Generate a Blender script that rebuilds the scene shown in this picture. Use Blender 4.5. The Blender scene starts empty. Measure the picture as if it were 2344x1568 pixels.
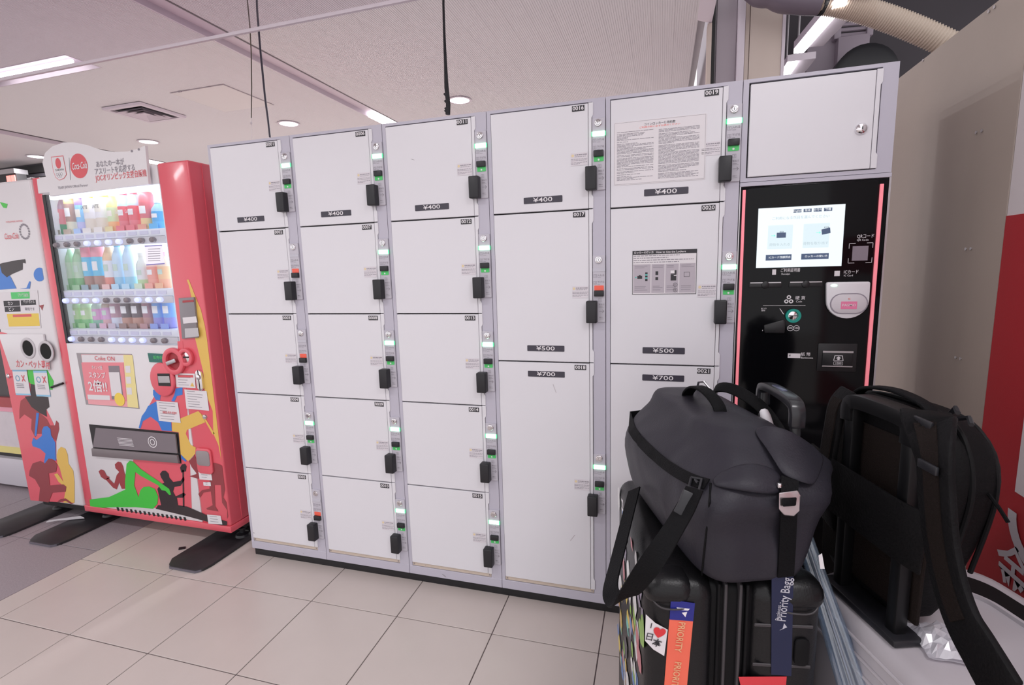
import bpy, bmesh, math, random
from mathutils import Vector, Matrix
random.seed(7)
SC = bpy.context.scene
COL = SC.collection
V = Vector

# ------------------------------------------------------------------ camera
FPX = 1154.628
CAMPOS = V((1.78, -1.7102, 1.2747))
RCAM = (Matrix.Rotation(0.2908, 3, 'Z') @ Matrix.Rotation(1.422, 3, 'X') @ Matrix.Rotation(-0.0287, 3, 'Z'))
cam_data = bpy.data.cameras.new('camera')
cam_data.sensor_width = 36.0
cam_data.lens = 36.0 * FPX / 2344.0
cam_data.clip_start = 0.02
cam = bpy.data.objects.new('camera', cam_data)
COL.objects.link(cam)
cam.matrix_world = Matrix.Translation(CAMPOS) @ RCAM.to_4x4()
SC.camera = cam

# ------------------------------------------------------------------ world, exposure
W = bpy.data.worlds.new('world'); SC.world = W; W.use_nodes = True
bg = W.node_tree.nodes['Background']
bg.inputs[0].default_value = (1.0, 0.975, 1.0, 1); bg.inputs[1].default_value = 1.0
SC.view_settings.view_transform = 'Standard'; SC.view_settings.look = 'None'
SC.view_settings.gamma = 1.0; SC.view_settings.use_curve_mapping = False
SC.view_settings.exposure = 0.27
SC.cycles.max_bounces = 6; SC.cycles.diffuse_bounces = 4; SC.cycles.transparent_max_bounces = 12
SC.cycles.use_denoising = True
SC.cycles.sample_clamp_indirect = 6

# area lights that sit inside real ceiling fixtures (fixtures are built with the ceiling)
def area(name, loc, sx, sy, power, col=(1, 0.98, 1.0)):
    l = bpy.data.lights.new(name, 'AREA'); l.shape = 'RECTANGLE'; l.size = sx; l.size_y = sy
    l.energy = power; l.color = col
    o = bpy.data.objects.new(name, l); COL.objects.link(o); o.location = loc
    return o
CEIL = 2.6
FIX_X = [(-2.12, 0.745), (0.35, -1.75), (-2.0, -1.75), (2.6, -1.75)]      # trough lights running along x
for i, (fx, fy) in enumerate(FIX_X):
    area('trough_lamp_light', (fx, fy, CEIL - 0.012), 0.75, 0.12, 15 if i else 12)
area('slot_lamp_light', (-0.615, 2.95, CEIL - 0.012), 0.1, 1.1, 38)
area('slot_lamp_light', (-3.905, 3.55, CEIL - 0.012), 0.1, 1.1, 32)

# ------------------------------------------------------------------ helpers
def ray(px, py):
    return RCAM @ V(((px - 1172) / FPX, -(py - 784) / FPX, -1))
def atY(px, py, y=0.0):
    d = ray(px, py); return CAMPOS + d * ((y - CAMPOS.y) / d.y)
def atX(px, py, x):
    d = ray(px, py); return CAMPOS + d * ((x - CAMPOS.x) / d.x)
def atZ(px, py, z):
    d = ray(px, py); return CAMPOS + d * ((z - CAMPOS.z) / d.z)
def atD(px, py, t):
    return CAMPOS + ray(px, py) * t

MATS = {}
def mat(name, col, rough=0.5, metal=0.0, emit=None, estr=0.0, noise=0.0, nscale=8.0, bump=0.0, bscale=60.0, coat=0.0, alpha=None, spec=0.5, sheen=0.0):
    if name in MATS: return MATS[name]
    m = bpy.data.materials.new(name); m.use_nodes = True
    nt = m.node_tree; b = nt.nodes['Principled BSDF']
    b.inputs['Base Color'].default_value = (*col, 1); b.inputs['Roughness'].default_value = rough
    b.inputs['Metallic'].default_value = metal
    b.inputs['Specular IOR Level'].default_value = spec
    if coat: b.inputs['Coat Weight'].default_value = coat; b.inputs['Coat Roughness'].default_value = 0.08
    if sheen: b.inputs['Sheen Weight'].default_value = sheen
    if emit: b.inputs['Emission Color'].default_value = (*emit, 1); b.inputs['Emission Strength'].default_value = estr
    if alpha is not None: b.inputs['Alpha'].default_value = alpha
    if noise or bump:
        tc = nt.nodes.new('ShaderNodeTexCoord')
    if noise:
        n = nt.nodes.new('ShaderNodeTexNoise'); n.inputs['Scale'].default_value = nscale; n.inputs['Detail'].default_value = 5
        nt.links.new(tc.outputs['Object'], n.inputs['Vector'])
        mx = nt.nodes.new('ShaderNodeMix'); mx.data_type = 'RGBA'
        mx.inputs[6].default_value = (*[c * (1 - noise) for c in col], 1)
        mx.inputs[7].default_value = (*[min(1, c * (1 + noise)) for c in col], 1)
        nt.links.new(n.outputs['Fac'], mx.inputs[0]); nt.links.new(mx.outputs[2], b.inputs['Base Color'])
    if bump:
        n2 = nt.nodes.new('ShaderNodeTexNoise'); n2.inputs['Scale'].default_value = bscale; n2.inputs['Detail'].default_value = 3
        nt.links.new(tc.outputs['Object'], n2.inputs['Vector'])
        bp = nt.nodes.new('ShaderNodeBump'); bp.inputs['Strength'].default_value = bump; bp.inputs['Distance'].default_value = 0.004
        nt.links.new(n2.outputs['Fac'], bp.inputs['Height']); nt.links.new(bp.outputs['Normal'], b.inputs['Normal'])
    MATS[name] = m
    return m
def glassy(name, tint=(1, 1, 1), gloss=0.08, rough=0.03, opacity=0.0, diff=(0.8, 0.8, 0.8)):
    if name in MATS: return MATS[name]
    m = bpy.data.materials.new(name); m.use_nodes = True; nt = m.node_tree
    for n in list(nt.nodes):
        if n.type != 'OUTPUT_MATERIAL': nt.nodes.remove(n)
    out = nt.nodes['Material Output']
    t = nt.nodes.new('ShaderNodeBsdfTransparent'); t.inputs[0].default_value = (*tint, 1)
    g = nt.nodes.new('ShaderNodeBsdfGlossy'); g.inputs['Roughness'].default_value = rough
    d = nt.nodes.new('ShaderNodeBsdfDiffuse'); d.inputs[0].default_value = (*diff, 1)
    m1 = nt.nodes.new('ShaderNodeMixShader'); m1.inputs[0].default_value = gloss
    m2 = nt.nodes.new('ShaderNodeMixShader'); m2.inputs[0].default_value = opacity
    nt.links.new(t.outputs[0], m2.inputs[1]); nt.links.new(d.outputs[0], m2.inputs[2])
    nt.links.new(m2.outputs[0], m1.inputs[1]); nt.links.new(g.outputs[0], m1.inputs[2])
    nt.links.new(m1.outputs[0], out.inputs[0])
    MATS[name] = m
    return m
def srgb(r, g, b):
    f = lambda c: (c / 255 / 12.92) if c <= 10 else ((c / 255 + 0.055) / 1.055) ** 2.4
    return (f(r), f(g), f(b))

ORG = {}
class MB:
    def __init__(s): s.v = []; s.f = []
    def add(s, vs, fs):
        o = len(s.v); s.v += [V(p) for p in vs]; s.f += [[o + i for i in f] for f in fs]; return s
    def box(s, x0, x1, y0, y1, z0, z1):
        return s.add([(x0, y0, z0), (x1, y0, z0), (x1, y1, z0), (x0, y1, z0), (x0, y0, z1), (x1, y0, z1), (x1, y1, z1), (x0, y1, z1)],
                     [(0, 3, 2, 1), (4, 5, 6, 7), (0, 1, 5, 4), (1, 2, 6, 5), (2, 3, 7, 6), (3, 0, 4, 7)])
    def poly(s, pts): return s.add(pts, [list(range(len(pts)))])
    def prism(s, pts, vec):                    # closed 3d polygon swept by vec
        n = len(pts); vec = V(vec); a = [V(p) for p in pts]
        return s.add(a + [p + vec for p in a], [list(range(n - 1, -1, -1)), list(range(n, 2 * n))] + [(i, (i + 1) % n, n + (i + 1) % n, n + i) for i in range(n)])
    def xz(s, pts, y0, y1):                    # polygon in the x-z plane between y0 and y1
        return s.prism([(p[0], y0, p[1]) for p in pts], (0, y1 - y0, 0))
    def tube(s, path, r, n=8, caps=True):
        path = [V(p) for p in path]; rs = r if isinstance(r, (list, tuple)) else [r] * len(path)
        up = None; rings = []
        for i, p in enumerate(path):
            t = (path[min(i + 1, len(path) - 1)] - path[max(i - 1, 0)]).normalized()
            if up is None:
                up = V((0, 0, 1)) if abs(t.z) < 0.9 else V((1, 0, 0))
            a = t.cross(up).normalized(); b = a.cross(t).normalized(); up = b
            rings.append([p + (a * math.cos(2 * math.pi * k / n) + b * math.sin(2 * math.pi * k / n)) * rs[i] for k in range(n)])
        o = len(s.v)
        for q in rings: s.v += q
        for i in range(len(rings) - 1):
            for k in range(n):
                k2 = (k + 1) % n; s.f.append([o + i * n + k, o + i * n + k2, o + (i + 1) * n + k2, o + (i + 1) * n + k])
        if caps:
            s.f.append([o + k for k in range(n)][::-1]); s.f.append([o + (len(rings) - 1) * n + k for k in range(n)])
        return s
    def lathe(s, prof, n, c=(0, 0, 0), axis='z', caps=True):
        c = V(c); o = len(s.v)
        for (r, h) in prof:
            for k in range(n):
                a = 2 * math.pi * k / n; x, y = r * math.cos(a), r * math.sin(a)
                p = V((x, y, h)) if axis == 'z' else (V((x, -h, y)) if axis == 'y' else V((h, x, y)))
                s.v.append(c + p)
        for i in range(len(prof) - 1):
            for k in range(n):
                k2 = (k + 1) % n; s.f.append([o + i * n + k, o + i * n + k2, o + (i + 1) * n + k2, o + (i + 1) * n + k])
        if caps:
            s.f.append([o + k for k in range(n)][::-1]); s.f.append([o + (len(prof) - 1) * n + k for k in range(n)])
        return s
    def strap(s, path, side, w, th):           # flat band swept along a path; side = width direction(s)
        path = [V(p) for p in path]; n = len(path)
        sd = [V(q).normalized() for q in (side if isinstance(side, list) else [side] * n)]
        o = len(s.v)
        for i, p in enumerate(path):
            t = (path[min(i + 1, n - 1)] - path[max(i - 1, 0)]).normalized()
            b = (sd[i] - t * sd[i].dot(t)).normalized(); c = t.cross(b).normalized()
            for (u, q) in ((-1, -1), (1, -1), (1, 1), (-1, 1)): s.v.append(p + b * (u * w / 2) + c * (q * th / 2))
        for i in range(n - 1):
            for k in range(4):
                k2 = (k + 1) % 4; s.f.append([o + i * 4 + k, o + i * 4 + k2, o + (i + 1) * 4 + k2, o + (i + 1) * 4 + k])
        s.f.append([o + 3, o + 2, o + 1, o]); e = o + 4 * (n - 1); s.f.append([e, e + 1, e + 2, e + 3])
        return s
    def mesh(s, name, m, off=(0, 0, 0), bevel=0.0, seg=2, smooth=True, ang=32, subsurf=0):
        off = V(off)
        me = bpy.data.meshes.new(name); me.from_pydata([tuple(p - off) for p in s.v], [], s.f)
        bm = bmesh.new(); bm.from_mesh(me)
        if bevel:
            bmesh.ops.bevel(bm, geom=[e for e in bm.edges if len(e.link_faces) == 2 and e.calc_face_angle(0) > 0.5], offset=bevel, segments=seg, affect='EDGES', profile=0.5, clamp_overlap=True)
        bmesh.ops.recalc_face_normals(bm, faces=bm.faces)
        bm.to_mesh(me); bm.free()
        if smooth:
            me.polygons.foreach_set('use_smooth', [True] * len(me.polygons)); me.set_sharp_from_angle(angle=math.radians(ang))
        me.materials.append(m)
        return me
    def build(s, name, m, parent=None, bevel=0.0, seg=2, smooth=True, ang=32, local=False):
        off = V((0, 0, 0)) if (parent is None or local) else ORG.get(parent, V((0, 0, 0)))
        return put(name, s.mesh(name, m, off, bevel, seg, smooth, ang), parent, off=off)
def put(name, me, parent=None, loc=(0, 0, 0), off=None):
    o = bpy.data.objects.new(name, me); COL.objects.link(o); o.location = loc
    if parent is not None:
        o.parent = parent
        ORG[o] = off if off is not None else ORG.get(parent, V((0, 0, 0))) + V(loc)
    return o
def tag(o, label=None, cat=None, group=None, kind=None):
    if label: o['label'] = label
    if cat: o['category'] = cat
    if group: o['group'] = group
    if kind: o['kind'] = kind
    return o
def thing(name, label, cat, loc=(0, 0, 0), rz=0.0, group=None):
    o = bpy.data.objects.new(name, None); COL.objects.link(o); o.location = loc; o.rotation_euler = (0, 0, rz)
    o.empty_display_size = 0.05
    ORG[o] = V(loc); return tag(o, label, cat, group)

TXT = {}
def text_mesh(body, m, size=0.02, bold=0.0, width=None, align='CENTER', slant=0.0):
    key = (body, m.name, round(size, 5), bold, width, align, slant)
    if key in TXT: return TXT[key]
    c = bpy.data.curves.new('lettering', 'FONT'); c.body = body; c.size = 1.0; c.resolution_u = 2
    c.align_x = align; c.align_y = 'CENTER'; c.offset = bold; c.shear = slant; c.space_line = 0.85
    o = bpy.data.objects.new('lettering', c); COL.objects.link(o)
    bpy.context.view_layer.update()
    dg = bpy.context.evaluated_depsgraph_get(); t = o.evaluated_get(dg).to_mesh()
    vs = [v.co.copy() for v in t.vertices]; fs = [tuple(p.vertices) for p in t.polygons]
    o.evaluated_get(dg).to_mesh_clear(); bpy.data.objects.remove(o); bpy.data.curves.remove(c)
    sx = size
    if width and vs:
        sx = width / (max(v.x for v in vs) - min(v.x for v in vs))
    me = bpy.data.meshes.new('lettering'); me.from_pydata([(v.x * sx, 0, v.y * size) for v in vs], [], fs)
    me.materials.append(m); TXT[key] = me
    return me
def rrect(x0, x1, z0, z1, r, n=4):
    pts = []
    for (cx, cz, a0) in ((x1 - r, z1 - r, 0), (x0 + r, z1 - r, 90), (x0 + r, z0 + r, 180), (x1 - r, z0 + r, 270)):
        for k in range(n + 1):
            a = math.radians(a0 + 90 * k / n); pts.append((cx + r * math.cos(a), cz + r * math.sin(a)))
    return pts
def circ(cx, cz, rx, rz=None, n=24, a0=0, a1=360):
    rz = rz or rx
    return [(cx + rx * math.cos(math.radians(a0 + (a1 - a0) * k / n)), cz + rz * math.sin(math.radians(a0 + (a1 - a0) * k / n))) for k in range(n if a1 - a0 == 360 else n + 1)]
def ring_xz(mb, cx, cz, r0, r1, y0, y1, n=28):
    return mb.lathe([(r0, -y1), (r0, -y0), (r1, -y0), (r1, -y1), (r0, -y1)], n, (cx, 0, cz), axis='y', caps=False)

# ------------------------------------------------------------------ materials
DOOR = mat('door_paint', (0.775, 0.765, 0.81), 0.32, noise=0.02, nscale=3)
FRAME = mat('frame_paint', (0.535, 0.515, 0.60), 0.38, noise=0.02, nscale=4)
PLINTH = mat('plinth_rubber', (0.012, 0.012, 0.014), 0.5, noise=0.4, nscale=20)
DARKGAP = mat('gap_shade', (0.03, 0.027, 0.03), 0.7)  # near-black colour that stands in for the shade inside the door gaps
BLACKPL = mat('black_plastic', (0.014, 0.014, 0.018), 0.42)
PLATE = mat('label_charcoal', (0.05, 0.045, 0.065), 0.4)
PRINTW = mat('print_white', (0.85, 0.82, 0.85), 0.5)
PRINTK = mat('print_black', (0.03, 0.028, 0.035), 0.5)
PRINTG = mat('print_grey', (0.27, 0.25, 0.29), 0.5)
CHROME = mat('chrome', (0.82, 0.80, 0.82), 0.12, 1.0)
STEEL = mat('brushed_steel', (0.55, 0.53, 0.55), 0.35, 1.0)
LAMPG = mat('lamp_green_on', (0.7, 1, 0.8), 0.4, emit=(0.42, 1.0, 0.62), estr=2.6)
LAMPEDGE = mat('lamp_green_edge', (0.1, 0.8, 0.3), 0.4, emit=(0.08, 0.9, 0.3), estr=0.9)
LAMPOFF = mat('lamp_off', (0.56, 0.55, 0.62), 0.25)
GREEN = mat('switch_green', (0.08, 0.62, 0.16), 0.4)
RED = mat('switch_red', (0.95, 0.14, 0.09), 0.4)
PANEL = mat('lock_panel_grey', (0.555, 0.535, 0.60), 0.35)
PAPER = mat('paper_white', (0.80, 0.77, 0.80), 0.6)
STICK = mat('clear_sticker', (0.74, 0.70, 0.75), 0.4)
YELL = mat('pale_yellow', (0.82, 0.68, 0.42), 0.5)
# ================================================================== THE SETTING
TILE_B = mat('beige_tile', srgb(204, 193, 188), 0.30, noise=0.05, nscale=6, bump=0.03, bscale=90)
TILE_G = mat('granite_tile', srgb(158, 148, 154), 0.5, noise=0.28, nscale=160, bump=0.08, bscale=200)
GROUT = mat('grout', srgb(92, 80, 82), 0.8)
CEILM = mat('ceiling_board', srgb(226, 223, 225), 0.55, noise=0.03, nscale=1.3)
CEILW = mat('ceiling_trim', srgb(215, 205, 214), 0.5)
DARKW = mat('dark_wall', (0.075, 0.068, 0.08), 0.7, noise=0.15, nscale=2)
BLACKW = mat('black_trim', (0.012, 0.011, 0.012), 0.6)
LIGHTW = mat('light_wall', srgb(216, 208, 210), 0.6)
BEIGEP = mat('beige_board', srgb(205, 190, 180), 0.6, noise=0.06, nscale=5)
GREYP = mat('grey_board', srgb(165, 155, 162), 0.6, noise=0.05, nscale=5)
LAMPW = mat('lamp_white', (1, 1, 1), 0.5, emit=(1, 0.98, 1), estr=5)
LAMPS = mat('lamp_soft', (1, 1, 1), 0.5, emit=(1, 0.98, 1), estr=2.2)

fl = MB().box(-14, 6.2, -8, 14, -0.05, -0.006).build('floor', TILE_B); tag(fl, 'tiled station floor', kind='structure')
MB().box(-2.9, 3.2, -2.2, .62, -.0059, -.003).build('grout_bed', GROUT, fl)
T = 0.373; G = 0.0035
ta = 0.0083; ca, sa = math.cos(ta), math.sin(ta)
def tile(x0, x1, y0, y1, m, cache={}):
    k = (round(x1 - x0, 3), round(y1 - y0, 3), m.name)
    if k not in cache:
        w, d = (x1 - x0) / 2 - G / 2, (y1 - y0) / 2 - G / 2
        cache[k] = MB().box(-w, w, -d, d, -0.01, 0).mesh('floor_tile', m, bevel=0.001, seg=1)
    cx, cy = (x0 + x1) / 2, (y0 + y1) / 2
    o = put('floor_tile', cache[k], fl, (-0.6412 + cx * ca - cy * sa, -0.2173 + cx * sa + cy * ca, 0))
    o.rotation_euler.z = ta
for j in range(-5, 2):
    for i in range(0, 10): tile(i * T, (i + 1) * T, j * T, (j + 1) * T, TILE_B)
    tile(-0.127, 0, j * T, (j + 1) * T, TILE_B)
for j in range(-3, 2):
    for i in range(4): tile(-0.127 - 0.52 * (i + 1), -0.127 - 0.52 * i, 0.07 + 0.52 * j, 0.07 + 0.52 * (j + 1), TILE_G)

# ---- ceiling: ribbed boards running back from the camera
ceil_ = MB().box(-8, 2.0, -3.2, 6.5, CEIL + 0.07, CEIL + 0.1).build('ceiling', CEILM); tag(ceil_, 'ribbed white ceiling', kind='structure')
def ribbed(w, y0, y1):
    m = MB(); n = 10; p = w / n; g = p * 0.34; vs = []; prof = [(0.0003, 0.02), (0.0003, 0.0)]
    for k in range(n):
        a = 0.0003 + k * (w - 0.0006) / n; b = a + (w - 0.0006) / n
        prof += [(b - g, 0), (b - g * 0.8, 0.0022), (b - g * 0.2, 0.0022), (b, 0)]
    prof += [(w - 0.0003, 0.02)]
    for (x, z) in prof: vs += [(x, y0, CEIL + z), (x, y1, CEIL + z)]
    return m.add(vs, [(2 * i, 2 * i + 1, 2 * i + 3, 2 * i + 2) for i in range(len(prof) - 1)]).mesh('ceiling_panel', CEILM, smooth=False)
RC = {}
def cpanel(x0, w, y0, y1):
    k = (w, y0, y1)
    if k not in RC: RC[k] = ribbed(w, y0, y1)
    put('ceiling_panel', RC[k], ceil_, (x0, 0, 0))
for k in range(20): cpanel(-0.54 + 0.1245 * k, 0.1245, -3.0, 6.4)
for k in range(26):
    x1 = -0.69 - 0.12 * k
    if 8 <= k < 16: cpanel(x1 - 0.12, 0.12, -3.0, 0.645); cpanel(x1 - 0.12, 0.12, 0.855, 6.4)
    else: cpanel(x1 - 0.12, 0.12, -3.0, 6.4)
for k in range(32): cpanel(-3.98 - 0.12 * (k + 1), 0.12, -3.0, 6.4)
# slots between the board fields
for n, (x0, x1) in enumerate(((-0.69, -0.54), (-3.98, -3.83))):
    s = MB().box(x0, x1, -3.0, 6.4, CEIL + 0.03, CEIL + 0.04).build('trim_%d' % (n + 1), CEILW); tag(s, kind='structure')
    MB().box(x0 - 0.004, x0 + 0.006, -3.0, 6.4, CEIL - 0.003, CEIL + 0.03).build('slot_edge', CEILW, s)
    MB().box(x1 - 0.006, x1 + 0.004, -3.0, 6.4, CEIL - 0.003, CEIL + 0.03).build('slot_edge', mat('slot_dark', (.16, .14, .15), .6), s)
# right edge of the ceiling
t = MB().xz([(1.945, CEIL - 0.002), (2.02, CEIL - 0.03), (2.03, CEIL + 0.02), (1.945, CEIL + 0.03)], -3.0, 1.5).build('trim_3', CEILW); tag(t, kind='structure')

# ---- walls
w = MB().box(-8, -4.3, 2.55, 2.7, -0.003, CEIL).build('wall_dark', DARKW); tag(w, kind='structure')
for z0, z1, mm in ((2.50, 2.58, BLACKW), (2.43, 2.455, BLACKW), (2.36, 2.375, BLACKW)):
    MB().box(-8, -4.29, 2.53, 2.56, z0, z1).build('ledge', mm, w)
w = MB().box(2.04, 2.39, 1.53, 3.2, -0.003, 3.4).build('wall_column', GREYP); tag(w, kind='structure')
MB().box(2.0, 2.022, 1.49, 1.56, 1.7, 2.57).build('edge_strip', BEIGEP, w)
MB().box(2.022, 2.04, 1.50, 1.56, 1.7, 3.2).build('gap_strip', BLACKW, w)
MB().box(2.05, 2.15, 1.515, 1.54, 1.7, 3.2).build('panel', GREYP, w)
MB().box(2.152, 2.19, 1.48, 1.54, 1.7, 3.2).build('post', CEILW, w, bevel=0.003)
MB().box(2.195, 2.215, 1.51, 1.54, 1.7, 3.2).build('panel', BEIGEP, w)
MB().box(2.218, 2.375, 1.505, 1.54, 1.7, 3.2).build('panel', BEIGEP, w)
MB().box(2.376, 2.392, 1.50, 1.56, 1.7, 3.2).build('edge_strip', CEILW, w)
w = MB().box(2.39, 6.2, 3.2, 3.3, -0.003, 4.2).build('wall_rear', mat('plum_wall', (0.06, 0.052, 0.062), 0.7, noise=0.12, nscale=2)); tag(w, kind='structure')
MB().box(2.39, 6.2, 3.17, 3.2, 2.52, 2.535).build('groove', BLACKW, w)
w = MB().box(2.03, 6.2, 1.0, 3.3, 3.9, 4.0).build('ceiling_rear', mat('rear_ceiling', (0.20, 0.18, 0.18), 0.7)); tag(w, kind='structure')

# ---- trough lights
def trough(fx, fy, lab, recess):
    o = thing('ceiling_light', lab, 'light', (fx, fy, CEIL), group='ceiling trough lights')
    hw = 0.47
    m = MB()
    if recess:
        m.box(fx - hw - .02, fx + hw, fy - .105, fy + .105, CEIL + .05, CEIL + .055)
        m.box(fx - hw - .02, fx + hw, fy - .105, fy - .10, CEIL - .002, CEIL + .05); m.box(fx - hw - .02, fx + hw, fy + .10, fy + .105, CEIL - .002, CEIL + .05)
        m.box(fx + hw - .005, fx + hw, fy - .1, fy + .1, CEIL - .002, CEIL + .05)
    else:
        m.box(fx - hw, fx + hw, fy - .1, fy + .1, CEIL - .01, CEIL - .002)
    m.build('housing', CEILW, o)
    MB().tube([(fx - .37, fy, CEIL + (.015 if recess else -.011)), (fx + .37, fy, CEIL + (.015 if recess else -.011))], .012, 10).build('tube', LAMPW, o)
trough(*FIX_X[0], 'bright recessed trough light at the upper left, behind the glass screen', True)
for p, lab in zip(FIX_X[1:], ('trough light over the aisle in front of the lockers', 'trough light over the aisle in front of the recycling bin', 'trough light over the aisle in front of the luggage')):
    trough(*p, lab, False)
o = thing('ceiling_light', 'short twin fluorescent light at the end of the long ceiling slot', 'light', (-0.615, 2.9, CEIL), group='slot lights')
MB().box(-.688, -.60, 2.38, 3.5, CEIL - .004, CEIL + .0).build('diffuser', LAMPW, o)
MB().box(-.585, -.55, 2.38, 3.5, CEIL - .004, CEIL + .0).build('diffuser', LAMPW, o)
o = thing('ceiling_light', 'far white strip light just right of the wavy header sign', 'light', (-3.9, 3.4, CEIL), group='slot lights')
MB().box(-3.97, -3.84, 2.9, 4.2, CEIL - .01, CEIL - .004).build('diffuser', LAMPW, o)
# ---- downlights
dl_rim = MB().lathe([(.078, -.004), (.078, .004), (.093, .001), (.095, -.004), (.078, -.004)], 28, caps=False).mesh('rim', CEILW)
dl_disc = MB().lathe([(.0005, .001), (.05, .0), (.078, -.002)], 28, caps=False).mesh('reflector', LAMPS)
for (x, y, lab) in ((-1.44, 2.29, 'round ceiling downlight above the second locker column'), (.215, 2.26, 'round ceiling downlight right of the taped black cable'),
                    (-3.10, 2.29, 'round ceiling downlight above the wavy header sign'), (-4.71, 2.30, 'round ceiling downlight at the left end of the wavy header sign')):
    o = thing('downlight', lab, 'light', (x, y, CEIL - .004), group='round downlights')
    put('rim', dl_rim, o); put('reflector', dl_disc, o)
    l_ = area('downlight_lamp', (x, y, CEIL - .012),   .12, .12, 18); l_.data.shape = 'DISK'
# ---- air vent
o = thing('air_vent', 'square white ceiling air vent with nested louvres', 'vent', (-2.245, 1.595, CEIL - .002))
def sqring(m, r0, z0, r1, z1):
    vs = []
    for r, z in ((r0, z0), (r1, z1)):
        vs += [(-2.245 - r, 1.595 - r, z), (-2.245 + r, 1.595 - r, z), (-2.245 + r, 1.595 + r, z), (-2.245 - r, 1.595 + r, z)]
    return m.add(vs, [(i, (i + 1) % 4, 4 + (i + 1) % 4, 4 + i) for i in range(4)])
MB().box(-2.435, -2.055, 1.405, 1.785, CEIL - .006, CEIL - .002).build('recess_shade', BLACKW, o)  # black sheet under the uncut ceiling, painting the shade between the louvres
m = MB(); sqring(m, .20, CEIL - .004, .195, CEIL - .022); sqring(m, .195, CEIL - .022, .165, CEIL - .022); sqring(m, .165, CEIL - .022, .165, CEIL - .004); m.build('frame', CEILW, o)
for r in (.135, .095, .055):
    m = MB(); sqring(m, r, CEIL - .03, r - .028, CEIL - .008); sqring(m, r - .002, CEIL - .028, r - .03, CEIL - .006); m.build('louvre', CEILW, o)
MB().box(-2.27, -2.22, 1.57, 1.62, CEIL - .022, CEIL - .016).build('centre_plate', CEILW, o)
# ---- access hatch
o = thing('access_hatch', 'square flush access hatch in the ceiling beside the vent', 'hatch', (-1.435, 1.585, CEIL))
MB().box(-1.68, -1.19, 1.34, 1.83, CEIL - .003, CEIL - .001).build('frame', GREYP, o)
MB().box(-1.674, -1.196, 1.346, 1.824, CEIL - .005, CEIL - .002).build('panel', mat('hatch_board', srgb(222, 217, 216), 0.55), o)
MB().box(-1.60, -1.57, 1.335, 1.345, CEIL - .008, CEIL - .002).build('latch', GREYP, o)
# ---- glass smoke screen
o = thing('smoke_screen', 'clear glass smoke screen hanging from the ceiling on a thin rail', 'screen', (-1, -.05, 2.15))
MB().box(-6, 1.94, -.054, -.047, 2.165, CEIL - .001).build('pane', glassy('screen_glass', (.955, .94, .97), .05), o)
MB().box(-6, 1.94, -.056, -.045, 2.156, 2.167).build('rail', CEILW, o)
# ---- hanging cables
CAB = mat('cable_black', (.012, .011, .014), .6, bump=.3, bscale=200)
def cr(pts, n):
    out = []; P_ = [pts[0]] + pts + [pts[-1]]
    for i in range(1, len(P_) - 2):
        for k in range(n):
            t = k / n; a, b, c, d = P_[i - 1], P_[i], P_[i + 1], P_[i + 2]
            out.append(0.5 * ((2 * b) + (c - a) * t + (2 * a - 5 * b + 4 * c - d) * t * t + (3 * b - a - 3 * c + d) * t ** 3))
    out.append(pts[-1]); return out
pc_ = [atY(618, 314, .18), atY(613, 270, .19), atY(607, 225, .20), atY(601, 165, .22), atY(596, 115, .24), atY(592, 65, .26), atY(588, 10, .28)]
pc_.append(V((pc_[-1].x - .02, .32, 2.605)))
tag(MB().tube(cr(pc_, 5), .0042, 8).build('power_cable', mat('cable_grey', (.05, .045, .065), .5)), 'thin dark cable dropping onto the first locker column', 'cable')
c0 = [atY(1025, 262, .12), atY(1026, 240, .12), atY(1022, 200, .13), atY(1020, 150, .14), atY(1017, 80, .15), atY(1015, 10, .17)]
c0.append(V((c0[-1].x - .01, .25, 2.605)))
m = thing('power_cable', 'thick black taped cable dropping onto the third locker column', 'cable', tuple(c0[0]))
MB().tube(c0, [.0095, .009, .0085, .0065, .005, .0045, .0045], 8).build('sheath', CAB, m)
for k, q in enumerate((.35, .6, 1.2, 1.6)):
    i = int(q); p = c0[i].lerp(c0[i + 1], q - i)
    MB().tube([p - V((.004, 0, .006)), p + V((-.012, 0, .004))], .004, 5).build('tape_end', CAB, m)
m = thing('pull_chain', 'thin beaded pull chain with a white cord below', 'chain', (-.2, .45, 2.1))
pc = [atY(575, 270, .5), atY(576, 200, .5), atY(575, 120, .5), atY(572, 60, .5)]
pc.append(V((pc[-1].x, .5, 2.605)))
MB().tube(pc, .0028, 6).build('chain', mat('chain_bronze', (.10, .08, .06), .4), m)
MB().tube([pc[0], atY(576, 283, .5), atY(577, 330, .5)], .0012, 5).build('cord', PAPER, m)
MB().lathe([(.004, -.006), (.006, 0), (.004, .006)], 8, tuple(atY(575, 282, .5))).build('bead', PAPER, m)

# ---- behind the kiosk: lamps, switchgear, duct
def lamp_bar(p0, p1, name, lab):
    p0, p1 = V(p0), V(p1)
    o = thing(name, lab, 'light', tuple(p0), group='rear fluorescent lights')
    t = (p1 - p0).normalized(); sd = V((1, 0, 0))
    MB().strap([p0 + V((.05, 0, .03)), p1 + V((.05, 0, .03))], sd, .16, .04).build('housing', CEILW, o)
    MB().strap([p0 + V((.0, 0, .0)), p1 + V((.0, 0, .0))], sd, .055, .03).build('tube_cover', LAMPW, o)
    for q_ in (p0.lerp(p1, .2), p0.lerp(p1, .8)): MB().tube([q_ + V((.05, 0, .04)), V((q_.x + .05, q_.y, 3.9))], .006, 6).build('hanger_rod', STEEL, o)
lamp_bar((2.59, 1.30, 2.5), (2.54, 1.88, 2.5), 'fluorescent_light', 'nearer slanting fluorescent light behind the payment kiosk')
lamp_bar((2.55, 2.08, 2.5), (2.545, 2.6, 2.5), 'fluorescent_light', 'farther fluorescent light just over the kiosk top edge')
GEAR = mat('gear_grey', srgb(158, 146, 158), .5)
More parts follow.
